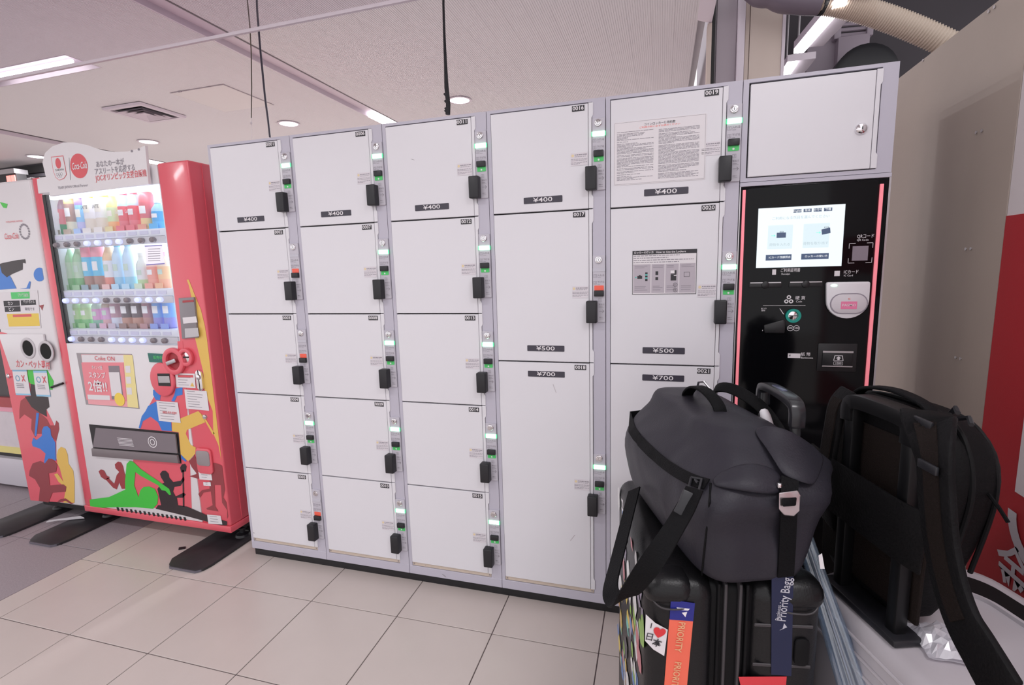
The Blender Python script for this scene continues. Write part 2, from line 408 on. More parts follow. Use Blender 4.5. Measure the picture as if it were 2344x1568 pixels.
o = thing('cable_tray', 'grey cable tray with switch box behind the payment kiosk', 'equipment', (3.0, 3.0, 2.4))
q = lambda px, py: atY(px, py, 3.0)
for (x0, x1, y0, y1, nm, d) in ((1908, 1973, 100, 165, 'switch_box', .12), (1903, 1915, 45, 100, 'tray_rail', .1), (1976, 1987, 45, 92, 'tray_rail', .1)):
    a, b = q(x0, y0), q(x1, y1); MB().box(min(a.x, b.x), max(a.x, b.x), 3.0 - d, 3.17, min(a.z, b.z), max(a.z, b.z)).build(nm, GEAR, o, bevel=.004)
for y0 in (40, 51, 63, 75, 87):
    a, b = q(1912, y0 + 4), q(1978, y0 - 2); MB().tube([(a.x, 2.93, a.z), (b.x, 2.93, b.z)], .014, 8).build('rung', GEAR, o)
for i, (px, py) in enumerate(((1865, 130), (1880, 125), (1898, 135), (1893, 110))):
    a = q(px, py); MB().lathe([(.02, -.03), (.03, -.02), (.03, .02), (.02, .03)], 10, tuple(a), axis='y').build('gland', GEAR, o)
a, b = q(1846, 100), q(1905, 175); MB().box(a.x, b.x, 2.96, 3.17, b.z, a.z).build('back_plate', GEAR, o)
o = thing('ventilation_fan', 'dark round fan housing behind the kiosk top', 'fan', (3.15, 2.7, 2.4))
MB().box(2.85, 3.3, 2.68, 3.18, 2.30, 2.34).build('bracket', STEEL, o); c = atY(1972, 178, 2.7); MB().lathe([(.16, -.10), (.2, -.08), (.2, .08), (.16, .1)], 28, tuple(c), axis='y').build('housing', BLACKPL, o)
# flexible duct
p_el = [atD(1728, -40, 2.56) + V((-.03, .02, 1.15)), atD(1728, -40, 2.56) + V((-.03, .02, .10)), atD(1775, -10, 2.55), atD(1828, 2, 2.54), atD(1878, 4, 2.52)]
DUCT = mat('duct_beige', srgb(196, 180, 165), .55)
o = thing('flexible_duct', 'beige corrugated duct hose with grey elbow, upper right', 'duct', tuple(p_el[0]))
path = [atD(1880, 4, 2.52), atD(1930, 13, 2.5), atD(1985, 27, 2.48), atD(2045, 47, 2.46), atD(2110, 73, 2.44), atD(2180, 106, 2.42), atD(2250, 145, 2.42)]
dp = cr([V(p) for p in path], 44)
MB().tube(dp, [.054 + (.0035 if i % 4 < 2 else -.0015) for i in range(len(dp))], 18).build('hose', DUCT, o, ang=60)
MB().tube(cr([V(p) for p in p_el], 6), .0605, 18).build('elbow', mat('duct_grey', srgb(110, 100, 112), .45), o)
MB().tube([atD(1876, 4, 2.52), atD(1884, 4, 2.52)], .062, 18).build('collar', BLACKPL, o)

# ---- booth on the right: tan side, white and red panel nearer the camera
BX = 2.64; KB_ = (BX - CAMPOS.x) / .72
by = lambda y: CAMPOS.y + (y - CAMPOS.y) * KB_
bz_ = lambda z: CAMPOS.z + (z - CAMPOS.z) * KB_
TAN = mat('tan_steel', srgb(160, 147, 138), .5, noise=.05, nscale=5, bump=.05, bscale=120)
REDW = mat('sign_red', (.42, .022, .03), .55, bump=.06, bscale=300)
o = thing('photo_booth', 'tall booth at the right edge with tan side and red panel', 'booth', (3.0, -.2, 0))
ye = by(-.315)
MB().box(BX, BX + .9, ye, 1.3, 0, bz_(1.84)).build('side_panel', TAN, o, bevel=.003)
MB().box(BX + .002, BX + .9, -1.5, ye - .002, bz_(1.354), 2.3).build('upper_panel', LIGHTW, o)
MB().box(BX, BX + .9, -1.5, ye - .002, 0.3, bz_(1.354)).build('red_panel', REDW, o)
MB().box(BX + .01, BX + .9, -1.5, ye - .002, 0, .3).build('skirting', LIGHTW, o)
for (px, py) in ((2236, 303), (2249, 299), (2212, 570), (2224, 569), (2189, 818), (2200, 821), (2265, 26), (2278, 16), (2114, 138)):
    p = atX(px, py, BX); MB().lathe([(.0045, -.001), (.0045, .001), (.002, .003)], 10, (BX - .002, p.y, p.z), axis='x').build('rivet', STEEL, o)
SIGN = mat('sign_silver', (.55, .52, .56), .4)
a = atX(2325, 1125, BX)
MB().box(BX - .002, BX, -1.4, a.y, a.z, 1.2).build('white_field', LIGHTW, o)
t_ = put('lettering', text_mesh('金', SIGN, .115 * KB_, .012), o, V((BX - .003, by(-.478), bz_(.602))) - ORG[o]); t_.rotation_euler.z = -math.pi / 2
pts = []
for k in range(9):
    an = math.radians(180 + 9 * k); pts.append((BX - .003, by(-.555 - .115 * math.cos(an)), bz_(.735 + .10 * math.sin(an))))
yc_, zc_ = by(-.555), bz_(.735)
pts2 = [(p[0], yc_ + (p[1] - yc_) * .76, zc_ + (p[2] - zc_) * .76) for p in pts]
MB().poly(pts + pts2[::-1]).build('lettering', SIGN, o)
# ================================================================== COIN LOCKERS
CW = 0.4; HT = 1.7975; H0 = 0.0385
tag(MB().box(.002, 2.39, .012, .5, 0, H0).build('locker_plinth', PLINTH, bevel=.002), 'black rubber plinth under the whole row of lockers', 'plinth')
handle_me = MB().box(.338, .3735, -.034, -.003, -.037, .037).mesh('handle', BLACKPL, bevel=.0035, seg=3)
panel_me = MB().xz(rrect(.3578, .3992, -.036, .187, .003), -.006, .003).mesh('lock_panel', PANEL, bevel=.0012, seg=1)
key_me = MB().lathe([(.0118, 0), (.0118, .003), (.0105, .0045), (.0075, .005), (.0072, .0025), (.0065, .0052), (.001, .0055)], 24, (.377, -.006, .1715), axis='y').mesh('key_cylinder', CHROME)
slot_me = MB().box(.3762, .3778, -.0122, -.009, .168, .175).mesh('keyway', BLACKPL)
lamp_me = MB().box(.3585, .3985, -.009, -.004, .1312, .1455).mesh('status_lamp', LAMPG, bevel=.0008, seg=1)
lampend_me = MB().box(.3565, .3588, -.0088, -.004, .1315, .1452).box(.3983, .4006, -.0088, -.004, .1315, .1452).mesh('lamp_end', LAMPEDGE)
lampoff_me = MB().box(.3578, .3992, -.0075, -.004, .1325, .1445).mesh('status_lamp', LAMPOFF, bevel=.0006, seg=1)
win_g = MB().xz(rrect(.3630, .3942, .0530, .0700, .002), -.0075, -.004).mesh('status_window', GREEN)
win_r = MB().xz(rrect(.3630, .3942, .0710, .0870, .002), -.0075, -.004).mesh('status_window', RED)
sl_up = MB().box(.3625, .3945, -.016, -.005, .0675, .0870).mesh('slide_switch', BLACKPL, bevel=.002)
sl_dn = MB().box(.3625, .3945, -.016, -.005, .0510, .0712).mesh('slide_switch', BLACKPL, bevel=.002)
def flat(polys, y=-.0064):
    m = MB()
    for p in polys: m.poly([(q[0], y, q[1]) for q in p])
    return m
def rect(x0, x1, z0, z1): return [(x0, z0), (x1, z0), (x1, z1), (x0, z1)]
def outline(x0, x1, z0, z1, w): return [rect(x0, x1, z0, z0 + w), rect(x0, x1, z1 - w, z1), rect(x0, x0 + w, z0, z1), rect(x1 - w, x1, z0, z1)]
lockmark = flat([circ(.3785, .0585, .0032, n=10)], -.0078).mesh('lock_mark', PRINTW)
sq = []
for zc, xc in ((.1185, .3655), (.0965, .3655), (.0385, .3815)): sq += outline(xc - .0052, xc + .0052, zc - .0052, zc + .0052, .0008)
sq += [rect(.3775, .3945, .0125, .0133)]
sq += [rect(.3785, .3935, .0002, .0016), [(.3885, .0062), (.3905, .0062), (.3955, .0009), (.3905, -.0044), (.3885, -.0044), (.3932, .0009)]]
sq += [rect(.3785, .3865, -.0205, -.0185), rect(.3875, .391, -.0200, -.0190), rect(.3785, .3925, -.0255, -.0245)]
sq += [rect(.3735, .3840, .1125, .1136), rect(.3735, .3820, .0905, .0916), rect(.3775, .3900, .0155, .0166)]
marks_me = flat(sq).mesh('printed_marks', PRINTG)
def lettering(parent, body, m, x, z, y, size, bold=0, width=None, align='CENTER', slant=0):
    return put('lettering', text_mesh(body, m, size, bold, width, align, slant), parent, (x, y, z))
nt = [(.055 + .0, .0, 0)]
notice_me = MB().box(.288, .3425, -.0052, -.0045, .046, .086).mesh('notice_sticker', STICK)
nb = []
rr = random.Random(3)
for zz, a, b in ((.0795, .301, .3405), (.0738, .301, .337), (.0660, .289, .3415), (.0618, .289, .339), (.0555, .289, .341), (.0515, .289, .318)):
    x = a
    hgt = .0028 if zz > .078 else .0014
    while x < b:
        L = min(rr.uniform(.003, .009), b - x); nb.append(rect(x, x + L, zz - hgt / 2, zz + hgt / 2)); x += L + rr.uniform(.0008, .002)
noticetext_me = flat(nb, -.0056).mesh('fine_print', PRINTG)
noticeicon_me = flat([circ(.2945, .0775, .0045, n=14)], -.0056).mesh('warning_icon', YELL)

COLS = [
    dict(label='leftmost locker column, five white doors numbered 0001 to 0005, next to the vending machine', hs=[1.549, 1.205, .861, .516, .173], seams=[1.453, 1.111, .768, .427], red=[1, 2, 4], price=['¥400', None, None, None, None], n0=1),
    dict(label='second locker column from the left, five white doors numbered 0006 to 0010', hs=[1.549, 1.205, .861, .516, .173], seams=[1.453, 1.111, .768, .427], red=[], price=['¥400', None, None, None, None], n0=6),
    dict(label='middle locker column, five white doors numbered 0011 to 0015', hs=[1.549, 1.205, .861, .516, .173], seams=[1.453, 1.111, .768, .427], red=[], price=['¥400', None, None, None, None], n0=11),
    dict(label='fourth locker column, three doors of growing height numbered 0016 to 0018', hs=[1.549, 1.118, .430], seams=[1.455, .94], red=[1], price=['¥400', '¥500', '¥700'], n0=16),
    dict(label='locker column with two printed notices on its doors 0019 and 0020, beside the kiosk', hs=[1.546, 1.117, .430], seams=[1.453, .94], red=[], price=['¥400', '¥500', '¥700'], n0=19),
]
KICK = mat('kick_strip', srgb(205, 190, 176), .6, noise=.15, nscale=30)
SCUFF = mat('scuff_grey', (.30, .27, .30), .7)
DOORC = {}
def door_meshes(z0, z1):
    k = (round(z1 - z0, 4))
    h = z1 - z0
    if k not in DOORC:
        a = MB().box(.0165, .3445, -.004, .012, 0, h).mesh('door', DOOR, bevel=.0012, seg=1)
        r0, r1 = .3558, .3608
        e = MB().xz([(.3458, 0), (r1, .0), (r1, .036), (r0, .044), (r0, h - .044), (r1, h - .036), (r1, h + .002), (.3458, h + .002)], -.0035, .006).mesh('edge_strip', DOOR, bevel=.0008, seg=1)
        DOORC[k] = (a, e)
    return DOORC[k]
def edge(o, m, nm='frame'): pass
for ci, c in enumerate(COLS):
    X0 = ci * CW
    o = thing('locker_column', c['label'], 'locker', (X0, 0, 0), group='coin locker columns')
    L = lambda mb, nm, m, **k: mb.build(nm, m, o, local=True, **k)
    L(MB().box(.001, .399, .02, .55, H0, HT), 'carcass', FRAME)
    L(MB().box(.012, .36, .010, .0205, .07, 1.792), 'gap_shade_plate', DARKGAP)  # dark plate behind the doors; shade in the gaps is its colour
    L(MB().box(.001, .0145, 0, .02, H0, HT).box(.0145, .399, 0, .02, 1.7875, HT).box(.3575, .399, .0, .02, .0745, 1.7875), 'front_frame', FRAME)
    L(MB().box(.0008, .3992, -.001, .02, H0, .0742), 'base_rail', FRAME, bevel=.001, seg=1)
    L(MB().box(.0155, .3555, .002, .012, .0760, .0895), 'kick_strip', KICK)
    for xx in (.022, .349):
        L(MB().lathe([(.0035, 0), (.0028, .002)], 10, (xx, .002, .0825), axis='y'), 'screw', STEEL)
    tops = [1.7835] + [s - .0025 for s in c['seams']]; bots = [s + .0025 for s in c['seams']] + [.0920]
    for k, (zt, zb) in enumerate(zip(tops, bots)):
        a, e = door_meshes(zb, zt)
        d = put('door', a, o, (0, 0, zb)); put('edge_strip', e, d)
        num = '%04d' % (c['n0'] + k); h = c['hs'][k] - zb; H = zt - zb
        nz = H - .0125 if k == 0 else H - .0135
        put('number_plate', MB().box(.2935, .3335, -.0052, -.004, -.0085, .0085).mesh('number_plate', PRINTK), d, (0, 0, nz))
        lettering(d, num, PRINTW, .3135, nz + .0002, -.0056, .0165, .018, .0355)
        put('handle', handle_me, d, (0, 0, h))
        put('notice_sticker', notice_me, d, (0, 0, h)); put('fine_print', noticetext_me, d, (0, 0, h)); (put('warning_icon', noticeicon_me, d, (0, 0, h)) if not (ci == 4 and k == 0) else None)
        if c['price'][k]:
            pz = {'¥400': 1.4945, '¥500': .9885, '¥700': .8965}[c['price'][k]] - zb
            px = .184 if ci < 3 else (.192 if ci == 3 else .1875)
            if ci == 4 and k == 1: px = .1875
            put('price_plate', MB().xz(rrect(px - .0665, px + .0665, pz - .0105, pz + .0105, .0025), -.0050, -.004).mesh('price_plate', PLATE), d)
            lettering(d, c['price'][k], PRINTW, px, pz - .0002, -.0055, .0205, .006, .066)
        lk = put('lock_panel', panel_me, o, (0, 0, c['hs'][k])); red = k in c['red']
        put('key_cylinder', key_me, lk); put('keyway', slot_me, lk)
        if red: put('status_lamp', lampoff_me, lk)
        else: put('status_lamp', lamp_me, lk); put('lamp_end', lampend_me, lk)
        put('status_window', win_r if red else win_g, lk); put('slide_switch', sl_dn if red else sl_up, lk)
        if not red: put('lock_mark', lockmark, lk)
        put('printed_marks', marks_me, lk)
        lettering(lk, '1', PRINTG, .3655, .1183, -.0066, .0095); lettering(lk, '2', PRINTG, .3655, .0963, -.0066, .0095); lettering(lk, '3', PRINTG, .3815, .0383, -.0066, .0095)
        lettering(lk, '入れる', PRINTG, .3845, .1200, -.0066, .0080, .008); lettering(lk, '下げる', PRINTG, .3845, .0982, -.0066, .0080, .008)
        lettering(lk, '支払う', PRINTG, .3865, .0235, -.0066, .0066, .008)
    # the marks of use on the base rails and doors
    if ci == 2:
        L(flat([[(.145, .057), (.150, .057), (.165, .046), (.160, .046)], [(.072, .083), (.0735, .083), (.078, .087), (.0765, .087)]], -.0016), 'scuff', SCUFF)
        L(flat([[(.110, 1.667), (.118, 1.665), (.128, 1.661), (.118, 1.663)]], -.0046), 'scuff', SCUFF)
    if ci == 3: L(flat([[(.27, .275), (.273, .275), (.29, .30), (.287, .30)], [(.215, .86), (.217, .862), (.228, .83), (.226, .83)]], -.0046), 'scuff', mat('scuff_pale', (.55, .51, .55), .7))
    if ci == 0: L(flat([[(.02, .118), (.026, .117), (.026, .114), (.02, .115)], [(.28, .055), (.282, .055), (.288, .05), (.286, .05)]], -.0046), 'scuff', SCUFF)
    # printed sheets
    if ci == 4:
        d = L(MB().xz(rrect(.2255 - .199, .3015, 1.523, 1.715, .004), -.0056, -.004), 'terms_sheet', PAPER)
        lettering(d, 'コインロッカー使用約款', PRINTK, .165, 1.7005, -.0060, .0085, .006)
        lr = random.Random(11); ln = []
        lettering(d, 'ご利用の前に必ずお読みください', RED, .165, 1.6925, -.0060, .0060, 0, .12)
        for col_, (xa, xb) in enumerate(((.036, .148), (.163, .282))):
            zz = 1.683
            while zz > 1.534:
                if lr.random() < .14: zz -= .0022
                x = xa; end = xb - (lr.random() < .3) * lr.uniform(.01, .08)
                while x < end:
                    w_ = min(lr.uniform(.004, .016), end - x); ln.append(rect(x, x + w_, zz, zz + .0015)); x += w_ + lr.uniform(.0008, .0025)
                zz -= .0036
        put('fine_print', flat(ln, -.0060).mesh('fine_print', PRINTG), d)
        put('border', flat(outline(.029, .299, 1.5255, 1.7125, .0006), -.0059).mesh('border', PRINTG), d)
        d = L(MB().box(.286, .4835 - .2, -.0056, -.004, 1.1735, 1.3145) if False else MB().box(.0865, .2835, -.0056, -.004, 1.1735, 1.3145), 'instruction_sheet', PRINTK)
        gm = mat('sheet_grey', (.50, .455, .51), .6)
        put('sheet_face', flat([rect(.0880, .2820, 1.1750, 1.3015)], -.0058).mesh('sheet_face', PAPER), d)
        put('panel', flat([rect(.0895, .1440, 1.178, 1.2705), rect(.1465, .1870, 1.178, 1.2705), rect(.1895, .2300, 1.178, 1.2705), rect(.2325, .2800, 1.178, 1.2705)], -.0060).mesh('panel', gm), d)
        lettering(d, 'ロッカーの使い方', PRINTW, .122, 1.3078, -.0061, .0085, .012, .060); lettering(d, 'How to Use the Lockers', PRINTW, .205, 1.3078, -.0061, .0090, .012, .090)
        pr = []; lr = random.Random(5)
        for zz, xb in ((1.2965, .232), (1.2895, .198), (1.2825, .275), (1.2755, .230)):
            x = .090
            while x < xb:
                w_ = lr.uniform(.003, .012); pr.append(rect(x, min(x + w_, xb), zz, zz + .0022)); x += w_ + .002
        for xa, xb in ((.092, .134), (.149, .184), (.192, .226), (.236, .277)):
            for zz in (1.264, 1.259, 1.199, 1.194, 1.187):
                pr.append(rect(xa + .002, xb - lr.uniform(0, .012), zz, zz + .0014))
        put('fine_print', flat(pr, -.0062).mesh('fine_print', PRINTG), d)
        ic = [rect(.1025, .1175, 1.2245, 1.2335), rect(.107, .113, 1.2335, 1.2365), rect(.127, .1345, 1.217, 1.224), rect(.127, .1345, 1.229, 1.234), rect(.127, .1345, 1.239, 1.2445), rect(.159, .1675, 1.2355, 1.2475), rect(.159, .1675, 1.219, 1.229),
              rect(.206, .223, 1.217, 1.236), rect(.206, .2235, 1.2365, 1.2495)] + outline(.246, .263, 1.228, 1.243, .001)
        put('pictogram', flat(ic, -.0063).mesh('pictogram', PRINTK), d)
        put('pictogram', flat([rect(.127, .1345, 1.2345, 1.2385), rect(.127, .1345, 1.2245, 1.2285), rect(.095, .100, 1.227, 1.231)], -.0063).mesh('pictogram', mat('teal_print', (.1, .55, .5), .5)), d)
        put('pictogram', flat([rect(.2055, .2175, 1.2395, 1.2490), rect(.2155, .2235, 1.2315, 1.2340)], -.0065).mesh('pictogram', PRINTW), d)
        rg = MB()
        for zc in (1.2035, 1.1865): ring_xz(rg, .2205, zc, .0055, .0065, -.0064, -.0062, 18)
        put('pictogram', rg.mesh('pictogram', PRINTK), d); lettering(d, '¥', PRINTK, .2205, 1.1865, -.0065, .009); lettering(d, 'IC', PRINTK, .2205, 1.2035, -.0065, .007)

# ================================================================== PAYMENT KIOSK
KX0, KX1 = 2.0, 2.391
o = thing('payment_kiosk', 'black touchscreen payment kiosk with pink light strips at the right end of the lockers', 'kiosk', (2.195, 0, 0))
KB = mat('kiosk_black', (.003, .003, .004), .08, spec=.2)
KB2 = mat('kiosk_black_matt', (.010, .010, .012), .4)
PINK = mat('led_pink', (.85, .28, .33), .4, emit=(1, .20, .26), estr=.28)
MB().box(KX0 + .001, KX1, .02, .55, H0, HT).build('carcass', FRAME, o)
MB().box(KX0 + .012, KX1 - .045, .010, .021, 1.514, 1.786).build('gap_shade_plate', DARKGAP, o)  # same dark plate here, painting the shade around the upper door
MB().box(KX0 + .001, KX0 + .0165, 0, .02, 1.507, HT).box(KX0 + .0165, KX1, 0, .02, 1.7875, HT).box(2.352, KX1, 0, .02, 1.507, 1.7875).box(KX0 + .0165, 2.352, 0, .02, 1.507, 1.518).build('front_frame', FRAME, o)
d = MB().box(2.0205, 2.3365, -.004, .012, 1.5205, 1.7815).build('upper_door', DOOR, o, bevel=.0012, seg=1)
MB().xz([(2.338, 1.5205), (2.3535, 1.5205), (2.3535, 1.556), (2.349, 1.563), (2.349, 1.742), (2.3535, 1.749), (2.3535, 1.7835), (2.338, 1.7835)], -.0035, .006).build('edge_strip', DOOR, d, bevel=.0008, seg=1)
MB().lathe([(.0155, 0), (.0155, .004), (.013, .008), (.0085, .011), (.002, .012)], 28, (2.308, -.004, 1.629), axis='y').build('key_cylinder', CHROME, d)
MB().box(2.3070, 2.3092, -.0175, -.014, 1.6255, 1.6335).build('keyway', BLACKPL, d)
MB().box(KX0 + .001, KX1 + .001, -.003, .02, 1.4935, 1.5055).build('divider_rail', FRAME, o, bevel=.001, seg=1)
MB().box(KX0 + .001, KX0 + .004, -.002, .02, H0, 1.4935).box(KX1 - .004, KX1 + .001, -.002, .02, H0, 1.4935).build('side_frame', STEEL, o)
fp = MB().box(KX0 + .005, KX1 - .005, -.001, .02, H0, 1.4915).build('front_panel', KB, o, bevel=.0015)
MB().xz([(2.0155, 1.4815), (2.0285, 1.4875), (2.362, 1.4875), (2.362, .60), (2.0155, .60)], -.004, .0).build('glass_front', KB, o, bevel=.001, seg=1)
for xa, xb, zt in ((2.0092, 2.0175, 1.4835), (2.3650, 2.3740, 1.4760)):
    MB().box(xa, xb, -.006, 0, .45, zt).build('light_strip', PINK, o, bevel=.0008, seg=1)
# screen
s = MB().box(2.0545, 2.2825, -.0052, -.0035, 1.250, 1.4265).build('screen', mat('screen_white', (.08, .08, .08), .2, emit=(.83, .93, 1.0), estr=.88), o)
put('screen_cards', flat([rect(2.083, 2.150, 1.305, 1.375), rect(2.178, 2.246, 1.305, 1.375)], -.0056).mesh('screen_cards', mat('screen_card', (.08, .08, .08), .3, emit=(.72, .86, .92), estr=.82)), s, -ORG[s])
BAR = mat('screen_bar', (.05, .08, .14), .3, emit=(.04, .06, .12), estr=.6)
SW = mat('screen_text', (.1, .1, .1), .3, emit=(.95, .98, 1), estr=.8)
SG = mat('screen_greytext', (.05, .05, .05), .3, emit=(.50, .62, .68), estr=.8)
put('screen_buttons', flat([rect(2.080, 2.150, 1.2715, 1.2885), rect(2.176, 2.248, 1.2715, 1.2885)] + [rect(2.149 + .0265 * k, 2.170 + .0265 * k, 1.4090, 1.4185) for k in range(4)], -.0056).mesh('screen_buttons', BAR), s, -ORG[s])
put('screen_icons', flat([rect(2.107, 2.132, 1.338, 1.353), [(2.227, 1.342), (2.249, 1.346), (2.247, 1.362), (2.225, 1.357)]] + outline(2.115, 2.125, 1.353, 1.357, .0008) + outline(2.232, 2.243, 1.361, 1.3645, .0008), -.0058).mesh('screen_icons', BAR), s, -ORG[s])
GR = mat('screen_green', (.1, .6, .4), .3, emit=(.15, .75, .5), estr=.9)
put('screen_icons', flat([rect(2.092, 2.101, 1.344, 1.3455), [(2.0985, 1.349), (2.104, 1.3448), (2.0985, 1.3405), (2.101, 1.3448)], rect(2.212, 2.221, 1.348, 1.3495), [(2.2185, 1.353), (2.224, 1.3488), (2.2185, 1.3445), (2.221, 1.3488)]], -.0060).mesh('screen_icons', GR), s, -ORG[s])
def kl(body, x, z, size, m=PRINTW, bold=0.0, width=None, y=-.0047, p=o): return lettering(p, body, m, x - ORG[p].x, z, y, size, bold, width)
SCOFF = s
for body, x, z, sz, m_ in (('English', 2.1595, 1.4137, .0085, SW), ('简体', 2.186, 1.4137, .0078, SW), ('한국어', 2.2125, 1.4137, .0078, SW), ('繁體', 2.239, 1.4137, .0078, SW),
                           ('ご利用になる項目を選んでください', 2.168, 1.3945, .0095, SG), ('荷物を入れる', 2.1165, 1.3175, .0095, SG), ('荷物を取り出す', 2.212, 1.3175, .0095, SG),
                           ('ICカード残額照会', 2.118, 1.280, .0075, SW), ('ロッカーの使い方', 2.215, 1.280, .0075, SW)):
    kl(body, x, z, sz, m_, .004, y=-.0062, p=s)
KW = mat('kiosk_print', (.75, .72, .75), .5)
kl('QRコード', 2.339, 1.3325, .0135, KW, .004, .042); kl('QR Code', 2.332, 1.3225, .0075, KW, .003)
kl('ご利用証明書', 2.149, 1.2405, .0125, KW, .004, .052); kl('Receipt', 2.137, 1.2300, .0078, KW, .003)
kl('ICカード', 2.309, 1.2315, .0125, KW, .004, .037); kl('IC Card', 2.302, 1.2215, .0072, KW, .003)
kl('硬 貨', 2.180, 1.1570, .0120, KW, .004); kl('Coin', 2.177, 1.1465, .0085, KW, .003)
kl('紙 幣', 2.203, .9850, .0120, KW, .004); kl('Banknote', 2.207, .9745, .0085, KW, .003, .033)
kl('おつり', 2.0815, 1.1255, .0055, KW, .006); kl('返却', 2.0800, 1.1195, .0055, KW, .006)
m = flat([rect(2.1000, 2.1105, 1.2285, 1.2445), rect(2.2660, 2.2800, 1.2205, 1.2360), rect(2.0790, 2.1950, 1.1345, 1.1355), rect(2.1545, 2.1890, .9735, .9875), rect(2.080, 2.0815, 1.056, 1.06), rect(2.0880, 2.1420, 1.0525, 1.0535)] +
         [[(2.1250, 1.1255), (2.1265, 1.1260), (2.1385, 1.1080), (2.1355, 1.1085)]] + outline(2.2985, 2.3590, 1.2570, 1.3145, .0013), -.0046)
m.build('printed_marks', KW, o, smooth=False)
flat([rect(2.3150, 2.3430, 1.2560, 1.3150), rect(2.2980, 2.3600, 1.2720, 1.2995)], -.0048).build('mask', KB, o, smooth=False)
MB().box(2.308, 2.3475, -.0056, -.003, 1.264, 1.3055).build('code_window', mat('window_grey', (.25, .21, .25), .35), o)
for cx, cz in ((2.1490, 1.1600), (2.1425, 1.1475), (2.1555, 1.1475)): ring_xz(MB(), cx, cz, .0028, .0060, -.0052, -.0042, 18).build('coin_icon', KW, o)
kl('¥', 2.1600, .9805, .009, PRINTK, .004, y=-.0050)
for xa, xb in ((2.0395, 2.1250), (2.1495, 2.2345)):
    q = MB().box(xa, xb, -.0085, -.003, 1.2035, 1.2065).build('slot_lip', STEEL, o)
    MB().box(xa - .002, xb + .002, -.007, -.003, 1.190, 1.2030).build('receipt_slot', KB2, o, bevel=.001)
    xm = (xa + xb) / 2
    MB().lathe([(.0115, 0), (.0105, .004), (.004, .006)], 20, (xm, -.006, 1.1985), axis='y').build('slot_notch', KB2, o)
# card reader
pts = [(2.2465, 1.2035), (2.3535, 1.2035)] + [(2.3565 + (-.0010), 1.199)] + circ(2.3015, 1.1500, .0545, .0535, 14, 0, -180) + [(2.2445, 1.199)]
cr_ = MB().xz(pts[::-1], -.018, -.003).build('card_reader', mat('reader_white', (.80, .78, .82), .35), o, bevel=.003)
q = []
for (cx, a0) in ((2.322, -90), (2.286, 90)):
    for k in range(11):
        an = math.radians(a0 + 18 * k); q.append((cx + .0275 * math.cos(an), 1.1405 + .0275 * math.sin(an)))
MB().xz([(2.304 + (x - 2.304) * 1.07, 1.1405 + (z - 1.1405) * 1.10) for x, z in q], -.0195, -.017).build('reader_ring', mat('ring_grey', (.30, .27, .32), .4), cr_)
MB().xz(q, -.0205, -.018).build('reader_pad', mat('pad_grey', (.66, .62, .66), .4), cr_, bevel=.0008)
MB().box(2.2835, 2.3245, -.0212, -.020, 1.1250, 1.1470).build('reader_logo', mat('reader_pink', (.85, .22, .40), .4), cr_)
kl('PASMO', 2.304, 1.1360, .0105, PRINTW, .008, .035, y=-.0216, p=cr_); kl('IC', 2.304, 1.1545, .006, RED, .02, y=-.0212, p=cr_)
MB().xz(circ(2.263, 1.1940, .0085, .0032, 16), -.0192, -.0175).build('reader_light', LAMPG, cr_)
# coin acceptor and change cup
ring_xz(MB(), 2.1625, 1.1040, .0140, .0210, -.013, -.003).build('coin_ring', mat('coin_teal', (.0, .30, .24), .35), o)
MB().lathe([(.0145, 0), (.0135, .003), (.001, .005)], 24, (2.1625, -.004, 1.1040), axis='y').build('coin_plate', CHROME, o)
MB().box(2.151, 2.174, -.0105, -.007, 1.1030, 1.1050).build('coin_slot', BLACKPL, o)
for cx, b in ((2.1575, '500'), (2.1740, '100')):
    ring_xz(MB(), cx, 1.0655, .0075, .0088, -.0050, -.0042, 22).build('coin_icon', KW, o); kl(b, cx, 1.0655, .0072, KW, .01, .011)
MB().xz([(2.0830, 1.075), (2.1350, 1.092), (2.1430, 1.088), (2.1420, 1.050), (2.0860, 1.050)], -.010, -.003).build('change_cup', KB2, o, bevel=.003)
# banknote slot
MB().xz(rrect(2.235, 2.338, .935, 1.020, .003), -.007, -.003).build('note_bezel', KB2, o, bevel=.001)
MB().box(2.247, 2.327, -.011, -.006, .949, .9975).build('note_slot', KB2, o, bevel=.002)
MB().box(2.247, 2.327, -.0125, -.010, .9930, .9985).box(2.247, 2.327, -.0125, -.010, .9505, .9535).build('note_guides', STEEL, o)
MB().xz([(2.2760, .9690), (2.3030, .9690), (2.3000, .9850), (2.2790, .9850)], -.0114, -.011).build('note_sign', KW, o)
MB().xz([(2.2782, .9705), (2.3008, .9705), (2.2983, .9835), (2.2807, .9835)], -.0117, -.0113).build('note_sign', KB2, o)
MB().xz([(2.2865, .9715), (2.2925, .9715), (2.2925, .9765), (2.2965, .9765), (2.2895, .9825), (2.2825, .9765), (2.2865, .9765)], -.0120, -.0116).build('note_arrow', KW, o)
flat(outline(2.2775, 2.3015, .9560, .9665, .0008), -.0115).build('note_frame', KW, o); kl('1000', 2.2895, .9612, .0085, KW, .006, y=-.0117)
